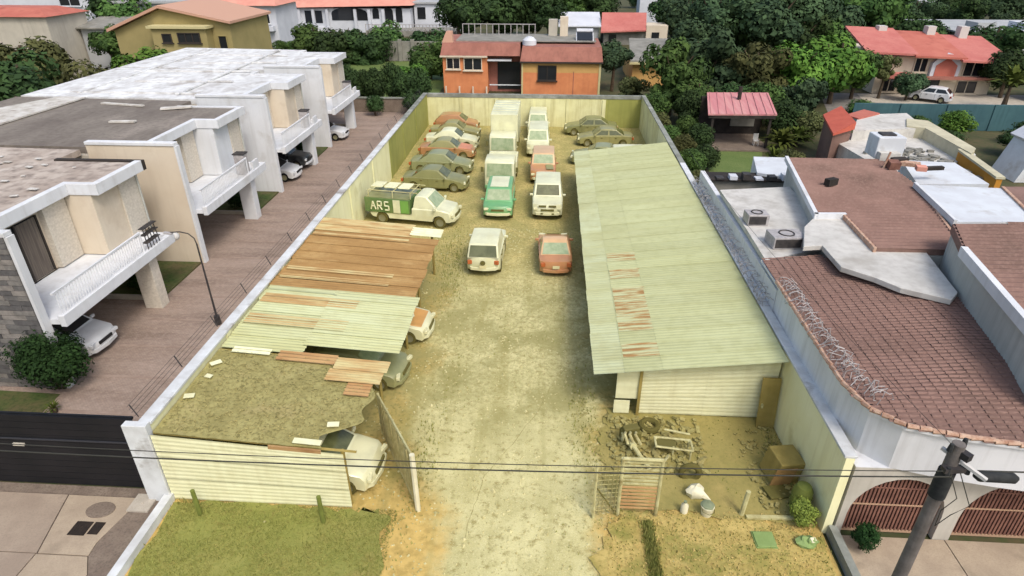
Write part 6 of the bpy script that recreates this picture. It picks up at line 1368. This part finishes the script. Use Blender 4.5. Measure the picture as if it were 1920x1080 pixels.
plant_rows(FT, ('front', 'back'), 'trees behind the villa', 'trees behind the white villa')
# shrubs
SHR = {k: [crown_mesh('foliage', M[k], 31 + s_, 26, 5600, .052, .92, .6, (.26, .46)) for s_ in (0, 1)] for k in ('leaf_bush', 'leaf_mid', 'leaf_bright', 'leaf_olive', 'leaf_lot', 'leaf_dark')}
SHR['leaf_clip'] = [crown_mesh('foliage', M['leaf_bush'], 77, 40, 16000, .036, .95, .6, (.4, .46))]
stemme = mesh('stem', MB().tube([(0, 0, 0), (0, 0, .5)], [.06, .04], 6).tube([(.1, 0, 0), (.2, .05, .45)], [.04, .02], 5).tube([(-.08, .05, 0), (-.2, .1, .45)], [.04, .02], 5), M['bark'])
def shrub(x, y, r, h_, kind, label, cat='bush', group=None, z=0):
    t = thing('bush', label, cat, (x, y, z), 0, group); st = link('stem', stemme, t); st.scale = (r, r, h_ * .8)
    f = link('foliage', random.choice(SHR[kind]), t, (0, 0, h_ * .5), (0, 0, random.uniform(0, 6))); f.scale = (r, r, h_ * .52)
shrub(-18.15, 17.95, 1.5, 2.7, 'leaf_clip', 'big round clipped dark green bush beside the stone townhouse wall')
shrub(-19.3, 25.6, .9, 1.3, 'leaf_bush', 'dark bush in the garden bed under the first balcony')
shrub(-20.2, 26.2, .8, 1.1, 'leaf_mid', 'green bush beside the second townhouse cream side wall')
shrub(-19.4, 36.3, .9, 1.2, 'leaf_bush', 'dark bush in the garden bed under the second balcony')
shrub(-19.3, 47, .9, 1.4, 'leaf_bush', 'dark bush in the garden bed under the third balcony')
shrub(-16.8, 60.5, 1.1, 2.2, 'leaf_dark', 'dark shrub at the far end of the paved lane')
shrub(-13.2, 60.8, 1.3, 2.4, 'leaf_dark', 'dark shrub behind the lot corner at lane end')
t = thing('green_barrel', 'dark olive green round topped barrel against the right lot wall', 'barrel', (7.72, 13.75, .05))
part('drum', MB().tube([(7.72, 13.75, .05), (7.72, 13.75, .75), (7.72, 13.75, .92), (7.72, 13.75, .98)], [.27, .28, .2, .05], 16), M['green_post'], t, smooth=True)
for zz_ in (.3, .55): part('hoop', MB().torus((7.72, 13.75, zz_), .28, .02, 'Z', 18, 6), M['green_post'], t)
shrub(7.6, 13.15, .48, 1.0, 'leaf_lot', 'olive green bush in the corner by the right lot wall')
shrub(8.95, 12.35, .45, 1.15, 'leaf_bush', 'dark green bush at the foot of the first arched gate')
shrub(34.5, 55.5, 1.9, 2.6, 'leaf_bright', 'round bright green bush in front of the teal wall')
shrub(36.5, 50.5, 2.0, 2.4, 'leaf_dark', 'dark bush under the teal wall near the white gable')
shrub(39.5, 54, 1.9, 2.2, 'leaf_dark', 'dark bush below the teal wall at the right picture edge')
shrub(32.2, 52.6, 1.5, 1.6, 'leaf_dark', 'low dark bush between yellow wall and round bright bush')
shrub(31.5, 56, 1.3, 2.0, 'leaf_mid', 'smaller green bush left of the round one at teal wall')
shrub(28.5, 60.5, 1.5, 2.4, 'leaf_mid', 'light green shrub left end of the teal wall')
for k, (x, y, r) in enumerate(((9.8, 52, 1.2), (10.6, 49, 1.2), (10.2, 46, 1.0), (9.6, 55.5, 1.3), (11.6, 54, 1.4))):
    shrub(x, y, r, r * 1.6, ('leaf_mid', 'leaf_olive')[k % 2], ('green shrub along the outer right wall, left of the pavilion', 'olive shrub between wall and pavilion lawn', 'green shrub nearest the storage rack along the outer wall', 'olive shrub behind the back right lot corner', 'green shrub touching the pavilion left post')[k])
ORD = ['first', 'second', 'third', 'fourth', 'fifth', 'sixth', 'seventh', 'eighth', 'ninth', 'tenth', 'eleventh', 'twelfth', 'thirteenth', 'fourteenth', 'fifteenth', 'sixteenth', 'seventeenth', 'eighteenth', 'nineteenth', 'twentieth']
for k, (x, y, r, h_, kd) in enumerate(((9.9, 43, 1.3, 2.6, 'leaf_mid'), (11.4, 45.5, 1.4, 2.2, 'leaf_dark'), (9.7, 39.6, 1.1, 2.2, 'leaf_olive'), (11.9, 49.6, 1.3, 2.8, 'leaf_dark'), (9.4, 57.6, 1.7, 3.6, 'leaf_mid'), (12.2, 56.8, 1.8, 4, 'leaf_dark'), (19.8, 55, 2.0, 3.6, 'leaf_dark'), (18.9, 58.5, 2.4, 4.4, 'leaf_mid'), (16.4, 59.4, 2.2, 4.2, 'leaf_dark'), (21.8, 54.2, 1.6, 2.8, 'leaf_olive'), (17.6, 45.6, 1.2, 1.8, 'leaf_olive'), (15.9, 43.8, 1.0, 1.5, 'leaf_mid'))):
    shrub(x, y, r, h_, kd, ('green shrub hugging the outer side of the right lot wall', 'dark shrub between lot wall and lawn', 'olive shrub by the junk rack and lot wall', 'dark shrub before the pavilion left post', 'tall shrub just behind the right back corner of the lot', 'tall dark shrub filling the gap left of the pavilion roof', 'dark shrub right of the pavilion', 'tall green shrub behind the pavilion right corner', 'tall dark shrub behind the pavilion chimney', 'olive shrub left of the orange hut', 'olive shrub at the far edge of the brown roof', 'small green shrub beside the lawn and white annex')[k])
for k in range(8): shrub(-23 + 1.4 * k, 63.9 + .7 * (k % 2), 1.6, 4.0 + .4 * (k % 3), 'leaf_dark', ORD[k] + ' dark hedge plant from the left between lane end and back lawn', 'hedge', 'hedge by the back lawn')
for k in range(8): shrub(-45 + 2.0 * k, 98 + .3 * (k % 3), 1.4, 2.0, 'leaf_mid', ORD[k] + ' green shrub from the left in the row below the white villa', 'bush', 'shrubs below the white villa')
def spiky(x, y, r, n, label, m='frond', h_=1.0):
    t = thing('spiky_plant', label, 'plant', (x, y, 0)); mb = MB(); rr = random.Random(int(x * 10))
    for _ in range(n):
        a = rr.uniform(0, 6.28); e = rr.uniform(.15, 1.3); l = r * rr.uniform(.7, 1.1); d = Vector((math.cos(a) * math.cos(e), math.sin(a) * math.cos(e), math.sin(e))); s_ = Vector((-math.sin(a), math.cos(a), 0)) * .07 * r
        p0 = Vector((x, y, h_)); p1 = p0 + d * l * .6; p2 = p0 + d * l - Vector((0, 0, .25 * l))
        mb.add([p0 - s_ * .4, p0 + s_ * .4, p1 + s_, p1 - s_, p2], [(0, 1, 2, 3), (3, 2, 4)])
    part('leaves', mb, M[m], t); part('stem', MB().tube([(x, y, 0), (x, y, h_ + .05)], [.18 * r ** .5, .12], 7), M['bark'], t)
spiky(18.6, 51, 1.9, 90, 'spiky olive agave like plant to the right of the pavilion', h_=.5); spiky(20.3, 52.5, 1.7, 80, 'second spiky olive plant nearer the orange hut', h_=.5); spiky(17.2, 48, 1.2, 60, 'small spiky plant before the far brown roof', h_=.3)
spiky(44.8, 66, 2.8, 60, 'banana like palm with broad pale fronds before the right row house', h_=2.4)
spiky(-18.6, 25.2, .8, 40, 'small leafy plant at the foot of the first balcony pillar', h_=.3)
spiky(-17.4, 16.6, .45, 30, 'small pale plant in front of the big round bush', h_=.15)
